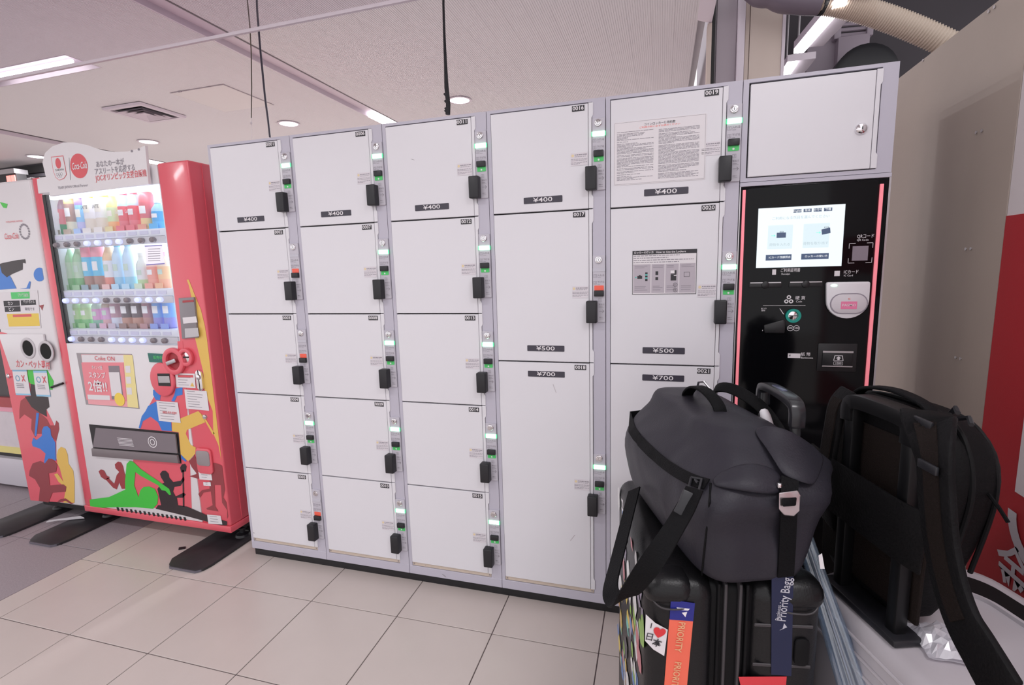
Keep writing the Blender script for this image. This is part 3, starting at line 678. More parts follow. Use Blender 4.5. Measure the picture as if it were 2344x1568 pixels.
# ================================================================== VENDING MACHINE
VY = .02
REDP = mat('machine_red', srgb(230, 96, 110), .28, coat=.3)
REDS = mat('machine_red_shaded', srgb(168, 46, 56), .3, coat=.2)  # darker copy of the machine red; the cabinet side's shade is in the colour
WHP = mat('machine_white', (.78, .755, .78), .3, coat=.2)
SEAL = mat('dark_seal', (.02, .018, .02), .5)
DBLUE = mat('decal_blue', srgb(62, 128, 214), .35); DYEL = mat('decal_yellow', srgb(232, 192, 98), .35); DGRN = mat('decal_green', srgb(70, 200, 70), .35)
DBLK = mat('decal_black', srgb(52, 42, 46), .35); DDRED = mat('decal_darkred', srgb(160, 62, 68), .35); DMAR = mat('decal_maroon', srgb(150, 66, 72), .35)
def vp(px, py, y=VY): p = atY(px, py, y); return (p.x, p.z)
o = thing('vending_machine', 'red and white drinks vending machine with lit window and wavy header sign', 'vending machine', (-.605, .35, 0))
VM = o
X0, X1 = -1.08, -.132
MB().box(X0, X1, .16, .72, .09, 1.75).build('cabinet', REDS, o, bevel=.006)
MB().box(X0 + .02, X1 - .02, .12, .70, .055, .095).build('base_pan', SEAL, o)
# door frame of the front
MB().box(X0, -1.026, VY, .16, .115, 1.753).build('left_pillar', REDP, o, bevel=.006)
rp = MB().box(-.302, X1, VY, .16, .115, 1.757).build('right_column', REDP, o, bevel=.008, seg=3)
MB().box(-1.026, -.302, VY, .16, 1.672, 1.752).build('top_header', WHP, o, bevel=.003)
lp = MB().box(-1.026, -.302, VY, .13, .115, .966).build('lower_door', WHP, o, bevel=.003)
MB().box(X0 - .002, X1 + .002, VY - .004, .16, .082, .114).build('bottom_bar', REDP, o, bevel=.004)
MB().box(-.20, -.15, .20, .25, 1.75, 1.762).build('top_latch', SEAL, o, bevel=.003)
# window: recess, lit back, shelves, pane
BACK = mat('display_back', (.85, .9, 1), .5, emit=(.84, .92, 1.0), estr=1.5)
INW = mat('display_white', (.86, .88, .93), .4)
MB().box(-1.026, -.302, .150, .158, .966, 1.672).build('display_back', BACK, o)
MB().box(-1.026, -1.022, VY + .004, .15, .966, 1.672).box(-.306, -.302, VY + .004, .15, .966, 1.672).box(-1.022, -.306, VY + .02, .15, .966, .970).build('display_lining', INW, o)
MB().box(-1.03, -1.012, VY + .001, VY + .02, .966, 1.672).build('window_seal', SEAL, o)
MB().box(-1.012, -.303, VY + .003, VY + .006, .968, 1.672).build('window_pane', glassy('display_glass', (.97, .98, 1), .05), o)
MB().box(-1.0, -.32, VY + .012, VY + .03, 1.650, 1.670).build('display_lamp', mat('display_tube', (1, 1, 1), .4, emit=(.92, .96, 1), estr=1.0), o)
dl = area('display_light', (-.66, VY + .03, 1.655), .62, .02, .35, (.93, .97, 1)); dl.rotation_euler = (math.radians(22), 0, 0)
BTN = mat('button_grey', (.23, .20, .22), .25); BTNL = mat('button_lit', (.6, .66, 1), .3, emit=(.42, .46, 1), estr=.75); PTAG = mat('price_tag', (.72, .71, .86), .4)
TRAYM = mat('tray_grey', (.66, .64, .66), .35)
rows = [
    dict(b=[(132, 562), (156, 561), (179, 559), (202, 558), (226, 556), (251, 555), (275, 554), (300, 552), (326, 550), (352, 548)], lit=[3, 4, 5, 6]),
    dict(b=[(153, 689), (175, 688), (198, 688), (222, 688), (246, 687), (270, 687), (293, 686), (318, 686), (343, 685), (368, 685)], lit=[0, 1, 2, 3, 7, 8, 9]),
    dict(b=[(166, 776), (188, 776), (211, 776), (234, 776), (258, 777), (281, 777), (305, 778), (329, 778), (354, 778), (379, 779)], lit=[0, 4, 5, 6, 7])]
btn_me = MB().lathe([(.0001, .016), (.010, .0155), (.0155, .012), (.0165, .004), (.0165, 0)], 18, axis='y', caps=False).mesh('select_button', BTN)
btnl_me = MB().lathe([(.0001, .016), (.010, .0155), (.0155, .012), (.0165, .004), (.0165, 0)], 18, axis='y', caps=False).mesh('select_button', BTNL)
for me in (btn_me, btnl_me):
    for v in me.vertices: v.co.z *= .75
tag_me = MB().box(-.024, .024, -.002, .002, -.008, .008).mesh('price_tag', PTAG)
shelfz = []
for r in rows:
    zs = [vp(*q, .04)[1] for q in r['b']]; zc = sum(zs) / len(zs); shelfz.append(zc)
    MB().box(-1.015, -.31, .046, .148, zc + .045, zc + .050).build('shelf', INW, o)
    MB().box(-1.015, -.31, .036, .050, zc + .017, zc + .048).build('tag_rail', INW, o, bevel=.002)
    MB().xz(rrect(-1.015, -.325, zc - .016, zc + .016, .006), .034, .060).build('button_tray', TRAYM, o, bevel=.004)
    for k, q in enumerate(r['b']):
        x = vp(*q, .034)[0]
        put('select_button', btnl_me if k in r['lit'] else btn_me, o, V((x, .035, zc)) - ORG[o])
        put('price_tag', tag_me, o, V((x + .014, .035, zc + .033)) - ORG[o])
# window stickers
MB().poly([(*vp(330, 562)[:1], VY + .002, vp(330, 562)[1]), (vp(370, 560)[0], VY + .002, vp(370, 560)[1]), (vp(376, 603)[0], VY + .002, vp(376, 603)[1]), (vp(334, 606)[0], VY + .002, vp(334, 606)[1])]).build('window_notice', mat('notice_paper', (.85, .84, .9), .5, emit=(.8, .78, .9), estr=.25), o)
m = MB()
for k in range(6):
    a, b = vp(338, 571 + 5.4 * k), vp(366, 570 + 5.4 * k); m.poly([(a[0], VY + .0015, a[1]), (b[0], VY + .0015, b[1]), (b[0], VY + .0015, b[1] + .0025), (a[0], VY + .0015, a[1] + .0025)])
m.build('fine_print', PRINTG, o)
VIO = mat('violet_edge', (.28, .25, .6), .4)
for a, b in (((330, 562), (370, 560)), ((334, 605), (376, 602))):
    p, q = vp(*a), vp(*b); MB().poly([(p[0], VY + .0015, p[1]), (q[0], VY + .0015, q[1]), (q[0], VY + .0015, q[1] - .005), (p[0], VY + .0015, p[1] - .005)]).build('notice_edge', VIO, o)
def dec(pts, m, lift, crop, name='decal', par=None, y0=VY):
    (ox, oy, s) = crop
    pp = [(min(q_[0], X1 - .008) if par is None else min(q_[0], -1.107), q_[1]) for q_ in (vp(ox + s * a, oy + s * b, y0) for a, b in pts)]
    mb = MB(); mb.poly([(x, y0 - .0006 - lift * .0004, z) for x, z in pp]); return mb.build(name, m, par or VM, smooth=False)
CC = (150, 780, .2871)
dec([(893, 4), (900, 100), (850, 300), (720, 420), (620, 600), (590, 700), (560, 800), (540, 960), (490, 1190), (500, 1270), (700, 1330), (1010, 1395), (990, 900), (975, 600), (960, 300), (935, 4)], REDP, 0, CC)
dec([(1036, -15), (1010, -330), (985, -440), (968, -487), (985, -487), (1030, -370), (1080, -250), (1110, -130), (1130, -10), (1150, 60), (1185, 300), (1215, 480), (1245, 600), (1270, 760), (1300, 960), (1322, 1180), (1330, 1240), (1310, 1235), (1315, 1080), (1290, 970), (1220, 830), (1180, 740), (1175, 560), (1110, 390), (1100, 250)], DYEL, 1, CC)
dec([(850, 650), (915, 620), (1060, 560), (1090, 590), (1115, 650), (970, 710), (960, 740), (1000, 830), (1040, 850), (1035, 900), (980, 960), (920, 910), (905, 730), (850, 720)], DYEL, 1, CC)
dec([(1085, 590), (1098, 588), (1190, 740), (1175, 748)], DYEL, 1, CC)
for pts in ([(700, 390), (740, 385), (762, 420), (755, 475), (720, 470), (700, 430)], [(845, 480), (870, 430), (880, 380), (935, 370), (935, 430), (890, 440), (870, 485)],
            [(730, 480), (760, 480), (840, 600), (850, 720), (770, 715), (740, 650), (680, 605), (620, 640), (600, 700), (585, 695), (610, 600), (640, 560), (660, 520)], [(922, 905), (968, 955), (960, 965), (925, 940)]): dec(pts, DBLUE, 2, CC)
dec([(395, 985), (420, 962), (445, 970), (460, 1000), (470, 1045), (480, 1070), (478, 1180), (450, 1180), (430, 1130), (410, 1185), (380, 1170), (322, 1105), (340, 1090), (390, 1140), (410, 1070), (430, 1045), (400, 1015)], DDRED, 2, CC)
dec([(265, 1040), (285, 1025), (310, 1035), (330, 1075), (352, 1085), (350, 1098), (318, 1108), (285, 1085)], DDRED, 2, CC)
dec([(195, 1265), (350, 1245), (480, 1185), (478, 1120), (490, 980), (515, 955), (545, 965), (600, 1020), (760, 1130), (830, 1180), (845, 1225), (830, 1228), (800, 1195), (770, 1190), (740, 1150), (600, 1075), (560, 1045), (550, 1150), (585, 1245), (600, 1190), (625, 1165), (670, 1160), (715, 1180), (742, 1240), (735, 1300), (700, 1338), (560, 1325), (400, 1325), (300, 1330), (200, 1318)], DGRN, 4, CC)
dec([(755, 1060), (775, 1035), (800, 1035), (825, 1060), (830, 1090), (860, 1125), (920, 1115), (945, 1080), (950, 1110), (920, 1155), (870, 1165), (860, 1200), (880, 1240), (945, 1210), (960, 1225), (940, 1250), (890, 1250), (900, 1310), (970, 1320), (1130, 1390), (1290, 1440), (1290, 1470), (1240, 1470), (960, 1395), (720, 1338), (740, 1310), (765, 1310), (735, 1180), (760, 1145), (790, 1130), (765, 1090)], DBLK, 3, CC)
dec([(934, 1030), (945, 1030), (950, 1322), (938, 1322)], DBLK, 3, CC)
dec([(915, 1010), (930, 985), (955, 980), (968, 1000), (962, 1040), (925, 1050)], DBLK, 3, CC)
dec([(985, 960), (1030, 910), (1050, 960), (1200, 975), (1240, 990), (1280, 1000), (1300, 1030), (1305, 1100), (1280, 1190), (1260, 1250), (1300, 1290), (1305, 1400), (1290, 1420), (1290, 1350), (1250, 1290), (1240, 1150), (1190, 1150), (1195, 1320), (1220, 1360), (1130, 1345), (1125, 1335), (1175, 1310), (1160, 1200), (1100, 1210), (1075, 1250), (1060, 1220), (1090, 1190), (1150, 1180), (1150, 1060), (1060, 1100), (990, 1080), (1050, 1060), (1010, 1010)], DMAR, 2, CC)
def px_quad(pts, m, name, lift=2, y0=VY, par=None):
    mb = MB(); mb.poly([(vp(a, b, y0)[0], y0 - .0006 - .0004 * lift, vp(a, b, y0)[1]) for a, b in pts]); return mb.build(name, m, par or VM, smooth=False)
# poster window
pw = px_quad([(175, 808), (302, 810), (320, 936), (197, 926)], mat('poster_frame', (.35, .32, .34), .3), 'poster_window', 0)
px_quad([(186, 811), (300, 812), (317, 933), (203, 925)], mat('poster_pink', srgb(243, 170, 178), .35), 'poster', 1, par=pw)
px_quad([(187, 812), (285, 813), (287, 829), (189, 829)], PAPER, 'poster_band', 2, par=pw)
px_quad([(187, 830), (283, 831), (291, 918), (199, 915)], mat('poster_red', srgb(240, 142, 152), .35), 'poster_field', 3, par=pw)
px_quad([(283, 812), (304, 813), (318, 934), (293, 931)], mat('poster_yellow', srgb(242, 228, 160), .35), 'poster_field', 3, par=pw)
ph = px_quad([(249, 837), (274, 837), (284, 914), (257, 914)], mat('phone_grey', (.25, .22, .25), .3), 'phone_picture', 4, par=pw)
px_quad([(250, 852), (274, 852), (281, 908), (257, 906)], PAPER, 'phone_picture', 5, par=pw)
mb = MB(); c = vp(275, 914); mb.poly([(x, VY - .003, z) for x, z in circ(c[0], c[1], .033, n=20)]); mb.build('poster_badge', mat('badge_yellow', srgb(246, 216, 90), .4), pw, smooth=False)
for k in range(3): px_quad([(287 + 1.6 * k, 837 + 25 * k), (299 + 1.6 * k, 837 + 25 * k), (300 + 1.6 * k, 853 + 25 * k), (289 + 1.6 * k, 853 + 25 * k)], PAPER, 'poster_cup', 4, par=pw)
px_quad([(201, 903), (252, 905), (253, 916), (203, 914)], PAPER, 'poster_strip', 4, par=pw)
def vtext(body, px, py, size, m, bold=.01, width=None, y=VY - .004, slant=0, par=None):
    p = par or VM; a = vp(px, py, y); return put('lettering', text_mesh(body, m, size, bold, width, 'CENTER', slant), p, V((a[0], y, a[1])) - ORG[p])
PRED = mat('print_red', srgb(222, 92, 100), .4)
vtext('Coke ON', 239, 821, .030, PRED, .0, .13, par=pw); vtext('ポイント2倍', 222, 842, .022, PRINTW, .015, .07, par=pw); vtext('スタンプ', 222, 860, .034, PRINTW, .02, .11, par=pw); vtext('2倍!!', 224, 886, .062, PRINTW, .02, .125, par=pw)
# dispensing tray: recess, clear flap, lip
dm = px_quad([(204, 971), (409, 990), (416, 1061), (217, 1044)], SEAL, 'dispenser_opening', 1)
dq = [vp(*q) for q in ((224, 978), (405, 993), (410, 1036), (217, 1022))]
MB().prism([(x, VY - .004, z) for x, z in dq], (0, -.006, 0)).build('dispenser_flap', mat('flap_smoke', (.22, .19, .21), .12, coat=.3), dm)
dq = [vp(*q) for q in ((216, 1024), (411, 1040), (415, 1058), (218, 1042))]
MB().prism([(x, VY - .004, z) for x, z in dq], (0, -.012, 0)).build('dispenser_lip', mat('lip_taupe', (.20, .17, .18), .4), dm, bevel=.003)
mb = MB()
for k in range(6):
    a, b = vp(268 + k, 1003 + 3.2 * k, VY - .011), vp(302 + k, 1006 + 3.2 * k, VY - .011); mb.poly([(a[0], VY - .0112, a[1]), (b[0], VY - .0112, b[1]), (b[0], VY - .0112, b[1] + .0025), (a[0], VY - .0112, a[1] + .0025)])
c = vp(349, 1012, VY - .011); ring_xz(mb, c[0], c[1], .024, .028, VY - .0114, VY - .011, 24); ring_xz(mb, c[0], c[1], .012, .016, VY - .0114, VY - .011, 16)
mb.build('flap_print', PRINTW, dm)
# money panel
DISP = mat('display_teal', (.02, .10, .09), .2, emit=(.02, .2, .14), estr=.2)
mb = MB().prism([(vp(*q)[0], VY - .001, vp(*q)[1]) for q in ((340, 808), (378, 810), (382, 830), (344, 828))], (0, -.004, 0)).build('amount_display', DISP, o); vtext('販売中', 361, 819, .018, GREEN, .01, par=mb, y=VY - .0055)
c = vp(376, 868); MB().xz(circ(c[0], c[1], .072, .080, 28), VY - .014, VY).build('note_bezel', REDP, o, bevel=.006, seg=3)
px_quad([(360, 855), (388, 855), (391, 884), (363, 883)], SEAL, 'note_slot', 0, y0=VY - .015); px_quad([(362, 861), (388, 861), (390, 876), (364, 876)], STEEL, 'note_shutter', 3, y0=VY - .015)
c = vp(402, 826); mb = MB(); ring_xz(mb, c[0], c[1], .040, .062, VY - .016, VY, 30); mb.build('lever_ring', REDP, o, bevel=.003)
mb = MB(); mb.xz(circ(c[0], c[1], .041, n=24), VY - .003, VY).build('lever_cup', mat('cup_red', srgb(170, 50, 60), .4), o)
a, b = vp(390, 831), vp(411, 823); MB().strap([(a[0], VY - .018, a[1]), (b[0], VY - .02, b[1])], (0, 0, 1), .018, .008).build('return_lever', STEEL, o, bevel=.002)
c = vp(429, 817); mb = MB(); ring_xz(mb, c[0], c[1], .024, .041, VY - .015, VY, 28); mb.build('coin_ring', REDP, o, bevel=.003)
MB().lathe([(.025, 0), (.022, .005), (.001, .007)], 22, (c[0], VY, c[1]), axis='y').build('coin_plate', CHROME, o); MB().box(c[0] - .014, c[0] + .014, VY - .010, VY - .006, c[1] - .003, c[1] + .003).build('coin_slot', SEAL, o)
a, b = vp(451, 846), vp(470, 893); MB().xz(rrect(a[0], b[0], b[1], a[1], .018, 5), VY - .012, VY).build('lock_cover', CHROME, o, bevel=.003); c = vp(460, 862); MB().lathe([(.013, 0), (.011, .006), (.001, .008)], 18, (c[0], VY - .012, c[1]), axis='y').build('lock', CHROME, o)
c = vp(470, 954); MB().lathe([(.012, 0), (.010, .006), (.001, .007)], 18, (c[0], VY, c[1]), axis='y').build('lock', CHROME, o)
# coin return
a = vp(446, 1022); b = vp(484, 1084)
MB().xz(rrect(vp(449, 1022)[0], vp(485, 1030)[0], vp(470, 1083)[1], vp(465, 1025)[1], .02, 5), VY - .010, VY).build('coin_return', REDP, o, bevel=.004)
MB().xz(rrect(vp(452, 1028)[0], vp(482, 1030)[0], vp(468, 1064)[1], vp(465, 1030)[1], .014, 5), VY - .013, VY - .009).build('return_door', mat('return_grey', (.32, .28, .29), .25), o, bevel=.002)
# reader box on the right column
a = [vp(*q) for q in ((413, 682), (448, 680), (457, 772), (421, 775))]
rd = MB().prism([(x, VY - .0005, z) for x, z in a], (0, -.010, 0)).build('card_reader', mat('reader_grey', (.26, .24, .26), .3), o, bevel=.002)
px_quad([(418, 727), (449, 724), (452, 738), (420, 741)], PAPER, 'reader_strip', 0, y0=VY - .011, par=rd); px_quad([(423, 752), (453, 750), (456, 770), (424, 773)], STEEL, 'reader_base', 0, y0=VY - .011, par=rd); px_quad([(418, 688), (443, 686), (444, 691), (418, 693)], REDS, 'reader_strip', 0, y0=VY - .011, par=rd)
# stickers on the front
for i, (q, title) in enumerate(((((402, 854), (447, 855), (449, 888), (405, 886)), 'red'), (((423, 891), (474, 895), (480, 940), (428, 935)), None), (((359, 917), (408, 921), (415, 968), (365, 963)), None), (((455, 1077), (484, 1079), (487, 1099), (458, 1097)), None), (((466, 1103), (483, 1103), (484, 1112), (467, 1111)), None), (((475, 1177), (506, 1180), (510, 1200), (478, 1198)), None))):
    st = px_quad(q, PAPER, 'sticker', 5); (ax, ay), (bx, by), (cx, cy), (dx, dy) = q; mb = MB(); rr_ = random.Random(i); n = max(2, int((dy - ay) / 6))
    for k in range(n):
        t = (k + .8) / (n + .6); l = (ax + (dx - ax) * t + 4, ay + (dy - ay) * t); e = .35 + .55 * rr_.random(); r_ = (l[0] + (bx - ax - 7) * e, l[1] + (by - ay) * e)
        p, q2 = vp(*l, VY - .003), vp(*r_, VY - .003); mb.poly([(p[0], VY - .0032, p[1]), (q2[0], VY - .0032, q2[1]), (q2[0], VY - .0032, q2[1] + .0020), (p[0], VY - .0032, p[1] + .0020)])
    mb.build('fine_print', PRINTG, st, smooth=False)
    if title: px_quad([(408, 857), (443, 858), (444, 864), (409, 863)], PRED, 'sticker_band', 6, par=st); px_quad([(437, 884), (446, 884.5), (441, 875)], DYEL, 'warning_icon', 6, par=st)
vtext('0800-919-0309', 388, 945, .016, PRED, .01, .085)
# grille
for k in range(16):
    a = vp(268 + 10.2 * k, 1161 + 1.5 * k); b = (a[0] + .010, a[1] - .022)
    MB().xz([(a[0], a[1]), (b[0], a[1]), (b[0] + .006, b[1]), (a[0] + .006, b[1])], VY - .0035, VY).build('grille_slot', SEAL, o, smooth=False)
# side seam + decals on the side
MB().box(X1, X1 + .0025, .085, .089, .12, 1.75).build('side_seam', REDP, o)
# wavy header sign
top = [(97, 372), (103, 350), (120, 335), (145, 326), (170, 326), (195, 331), (230, 343), (262, 348), (290, 347), (315, 341), (332, 333), (340, 421), (114, 449), (113, 440), (88, 443), (84, 410), (105, 405)]
HY = -.004
hp = [vp(a, b, HY) for a, b in top]
hs = MB().xz(hp, HY, HY + .012).build('header_sign', mat('sign_white', (.79, .765, .79), .4), o, smooth=False)
def hcirc(px, py, rx, rz, m, nm, k=1):
    c = vp(px, py, HY); mb = MB(); mb.poly([(x, HY - .0006 * k, z) for x, z in circ(c[0], c[1], rx, rz, 28)]); mb.build(nm, m, hs, smooth=False)
hcirc(181, 380, .054, .053, PRED, 'round_logo')
ht = lambda b_, px, py, s_, m, bold=.0, w=None, sl=0: vtext(b_, px, py, s_, m, bold, w, HY - .0014, sl, hs)
ht('Coca-Cola', 181, 380, .042, PRINTW, .012, .092, .35)
ht('あなたの一本が', 251, 374, .030, PRINTG, .004, .165); ht('アスリートを応援する', 262, 389, .030, PRINTG, .004, .235); ht('JOCオリンピック支援自販機', 276, 403, .032, PRED, .004, .30)
ht('TEAM JAPAN Official Partner', 166, 427, .016, PRINTG, .0, .19)
sh = [(117, 359), (145, 356), (150, 382), (153, 400), (147, 409), (136, 413), (128, 407), (122, 392)]
c0 = [vp(a, b, HY) for a, b in sh]; cx = sum(p[0] for p in c0) / 8; cz = sum(p[1] for p in c0) / 8
MB().poly([(x, HY - .0008, z) for x, z in c0]).build('crest', PRED, hs, smooth=False)
MB().poly([(cx + (x - cx) * .93, HY - .0012, cz + (z - cz) * .95) for x, z in c0]).build('crest', mat('crest_white', (.79, .765, .79), .4), hs, smooth=False)
hcirc(134, 374, .017, .023, PRED, 'crest_disc', 3); ht('TEAM JAPAN', 136, 389, .012, PRINTK, .005, .055)
mb = MB()
for dx_, dz in ((-.014, .004), (0, .004), (.014, .004), (-.007, -.004), (.007, -.004)):
    c = vp(137, 401, HY); ring_xz(mb, c[0] + dx_, c[1] + dz, .0055, .0068, HY - .0014, HY - .001, 16)
mb.build('crest_rings', PRINTG, hs)
MB().poly([(*vp(158, 361, HY)[:1], HY - .0008, vp(158, 361, HY)[1]), (vp(158.8, 361, HY)[0], HY - .0008, vp(158.8, 361, HY)[1]), (vp(162, 412, HY)[0], HY - .0008, vp(162, 412, HY)[1]), (vp(161, 412, HY)[0], HY - .0008, vp(161, 412, HY)[1])]).build('divider_line', PRINTG, hs)
for (px, py) in ((318, 342), (302, 346)): hcirc(px, py, .006, .005, PRINTG, 'worn_spot', 2)

# ---- sample drinks on the three shelves (each a thing of its own)
def D_(name): return MATS[name]
def dm_(r, g, b): 
    n = 'drink_%d_%d_%d' % (r, g, b); return mat(n, srgb(*[int(c + (255 - c) * .18) for c in (r, g, b)]), .3)  # paled towards white: the lit window's glare is put into the drink colours
def patch(r, z0, z1, ha):
    m = MB(); n = 8; pts = [(r * 1.03 * math.sin(math.radians(-ha + 2 * ha * k / n)), -r * 1.03 * math.cos(math.radians(-ha + 2 * ha * k / n))) for k in range(n + 1)]
    m.v = [V((x, y, z0)) for x, y in pts] + [V((x, y, z1)) for x, y in pts]; m.f = [[k, k + 1, n + 2 + k, n + 1 + k] for k in range(n)]; return m
def drink(kind, px, row, x_half, hgt, cols, label, cat, group):
    yc = .095; zb = shelfz[row] + .0505; x = atY(px, 0 + rows[row]['b'][0][1], yc).x
    x = vp(px, rows[row]['b'][0][1] - 45, yc)[0]
    t_ = thing(kind, label, cat, (x, yc, zb), group=group); r = x_half; h = hgt
    cap, body, lab, foot = cols; mark = (250, 250, 250) if sum(lab) < 560 else ((245, 238, 225) if row == 0 else (200, 225, 205))
    card = [min(255, int(c_ * .5 + f_ * .5)) for c_, f_ in zip(foot, lab)]
    MB().box(-r * .85, r * .85, -.036, -.034, 0, .024).build('name_card', dm_(*card), t_, local=True)
    if kind in ('drink_bottle',):
        MB().lathe([(r * .9, 0), (r, .01), (r, h * .25)], 14).build('base', dm_(*foot), t_, local=True)
        MB().lathe([(r * 1.01, h * .25), (r * 1.01, h * .60)], 14).build('label_band', dm_(*lab), t_, local=True)
        MB().lathe([(r, h * .60), (r * .95, h * .68), (r * .5, h * .84), (r * .42, h * .90)], 14).build('shoulder', dm_(*body), t_, local=True)
        MB().lathe([(r * .5, h * .88), (r * .52, h * .90), (r * .52, h * .99), (r * .45, h)], 14).build('cap', dm_(*cap), t_, local=True)
        patch(r, h * .38, h * .52, 32).build('label_mark', dm_(*mark), t_, local=True)
    else:
        patch(r, h * .42, h * .62, 38).build('label_mark', dm_(*mark), t_, local=True)
        MB().lathe([(r * .85, 0), (r, .006), (r, h * .30)], 14).build('base', dm_(*foot), t_, local=True)
        MB().lathe([(r * 1.01, h * .30), (r * 1.01, h * .72)], 14).build('label_band', dm_(*lab), t_, local=True)
        MB().lathe([(r, h * .72), (r, h * .93), (r * .85, h * .985)], 14).build('shoulder', dm_(*body), t_, local=True)
        MB().lathe([(r * .86, h * .98), (r * .84, h), (r * .7, h * .995)], 14).build('lid', dm_(*cap), t_, local=True)
G1, G2, G3 = 'sample drinks on the top shelf', 'sample drinks on the middle shelf', 'sample drinks on the bottom shelf'
B, Cn = 'drink_bottle', 'drink_can'
R1 = [(B, 146, .026, .205, ((225, 190, 215), (180, 140, 165), (232, 120, 132), (40, 140, 90)), 'bottle with dusky shoulder and pink label, leftmost on the top shelf'),
      (Cn, 170, .028, .20, ((245, 225, 130), (236, 214, 120), (170, 125, 110), (225, 220, 190)), 'brown and yellow carton-like drink, second on the top shelf'),
      (Cn, 193, .026, .185, ((190, 170, 240), (150, 120, 230), (130, 200, 250), (190, 190, 245)), 'purple and sky blue can, third on the top shelf'),
      (Cn, 215, .031, .225, ((240, 205, 80), (238, 205, 90), (240, 236, 240), (228, 214, 200)), 'latte bottle with wide yellow cap beside the purple can'),
      (Cn, 241, .031, .225, ((240, 205, 80), (238, 205, 90), (240, 236, 240), (228, 214, 200)), 'latte bottle with wide yellow cap beside the orange juice'),
      (B, 266, .028, .185, ((245, 245, 245), (250, 215, 130), (205, 230, 170), (248, 180, 110)), 'orange juice bottle with white cap on the top shelf'),
      (B, 292, .029, .185, ((235, 90, 110), (190, 225, 245), (232, 70, 86), (235, 100, 115)), 'red labelled cola bottle beside the orange juice'),
      (B, 315, .029, .185, ((235, 90, 110), (190, 225, 245), (232, 70, 86), (235, 100, 115)), 'red labelled cola bottle beside the tall red can'),
      (Cn, 342, .030, .170, ((240, 210, 170), (226, 96, 106), (220, 84, 96), (240, 200, 130)), 'tall red and gold can on the top shelf'),
      (B, 368, .030, .13, ((220, 235, 250), (150, 205, 240), (40, 160, 230), (60, 180, 245)), 'blue labelled bottle, rightmost on the top shelf')]
R2 = [(B, 166, .029, .225, ((250, 250, 250), (160, 210, 160), (190, 220, 185), (110, 185, 110)), 'green tea bottle with white cap, leftmost on the middle shelf'),
      (B, 190, .029, .225, ((250, 250, 250), (160, 210, 160), (190, 220, 185), (110, 185, 110)), 'green tea bottle with white cap, second on the middle shelf'),
      (Cn, 210, .027, .215, ((245, 150, 165), (246, 150, 165), (90, 200, 240), (170, 120, 105)), 'blue and brown can with pink top beside the green tea'),
      (Cn, 233, .028, .215, ((245, 150, 165), (246, 150, 165), (90, 200, 240), (170, 120, 105)), 'blue and brown can with pink top beside the white and red bottle'),
      (B, 258, .028, .225, ((250, 250, 250), (250, 200, 150), (245, 245, 250), (240, 130, 110)), 'white and red bottle in the centre of the middle shelf'),
      (B, 279, .027, .225, ((120, 205, 240), (200, 230, 250), (205, 232, 252), (150, 210, 240)), 'clear aqua water bottle, left of the two alike'),
      (B, 303, .027, .225, ((120, 205, 240), (200, 230, 250), (205, 232, 252), (150, 210, 240)), 'clear aqua water bottle, right of the two alike'),
      (B, 332, .028, .165, ((240, 250, 240), (235, 245, 235), (235, 240, 240), (190, 225, 160)), 'white milky bottle below the window notice'),
      (B, 356, .028, .165, ((250, 170, 190), (250, 205, 190), (245, 150, 130), (250, 160, 140)), 'peach drink bottle with pink cap on the middle shelf'),
      (B, 379, .026, .165, ((250, 170, 190), (250, 215, 180), (248, 190, 130), (250, 170, 130)), 'peach and orange bottle, rightmost on the middle shelf')]
R3 = [(B, 181, .026, .165, ((240, 245, 220), (190, 225, 170), (180, 220, 150), (110, 190, 110)), 'small green tea bottle, leftmost on the bottom shelf'),
      (B, 203, .026, .165, ((240, 245, 220), (190, 225, 170), (180, 220, 150), (110, 190, 110)), 'small green tea bottle, second on the bottom shelf'),
      (B, 228, .026, .155, ((235, 235, 220), (190, 215, 200), (215, 150, 200), (120, 190, 160)), 'small bottle with pink label and green base on the bottom shelf'),
      (B, 251, .026, .165, ((245, 230, 190), (200, 180, 160), (220, 160, 210), (225, 170, 175)), 'small bottle with mauve label and rosy base on the bottom shelf'),
      (Cn, 271, .027, .17, ((245, 200, 180), (250, 190, 180), (180, 130, 150), (215, 225, 245)), 'white and plum can with pink top on the bottom shelf'),
      (Cn, 296, .028, .17, ((240, 215, 180), (235, 200, 160), (75, 55, 65), (190, 130, 110)), 'dark brown coffee can beside the plum can'),
      (Cn, 320, .028, .17, ((240, 215, 180), (235, 200, 160), (75, 55, 65), (190, 130, 110)), 'dark brown coffee can beside the rosy brown coffee can'),
      (Cn, 344, .027, .17, ((235, 205, 185), (225, 190, 150), (165, 105, 120), (180, 120, 115)), 'rosy brown coffee can on the bottom shelf'),
      (Cn, 367, .027, .17, ((220, 235, 250), (90, 170, 240), (100, 160, 235), (130, 130, 220)), 'blue can with white peaks, second from right on the bottom shelf'),
      (Cn, 391, .027, .17, ((220, 235, 250), (90, 170, 240), (100, 160, 235), (130, 130, 220)), 'blue can with white peaks, rightmost on the bottom shelf')]
DRK = []
for ri, (RR, g) in enumerate(((R1, G1), (R2, G2), (R3, G3))):
    for (k, px, r, h, cols, lab) in RR: drink(k, px, ri, r, h, cols, lab, 'bottle' if k == B else 'can', g)

def dlabel(body, px, z, m, w_):
    x = vp(px, rows[0]['b'][0][1] - 45, .095)[0]; root = [q_ for q_ in bpy.data.objects if q_.type == 'EMPTY' and abs(q_.location.x - x) < .002 and abs(q_.location.z - (shelfz[0] + .0505)) < .002]
    put('lettering', text_mesh(body, m, .022, .01, w_, 'CENTER', .2), root[0], (0, -.033, z))
for px_ in (292, 315): dlabel('Coca-Cola', px_, .085, PRINTW, .046)
for px_ in (215, 241): dlabel('LATTE', px_, .118, PRINTK, .042)

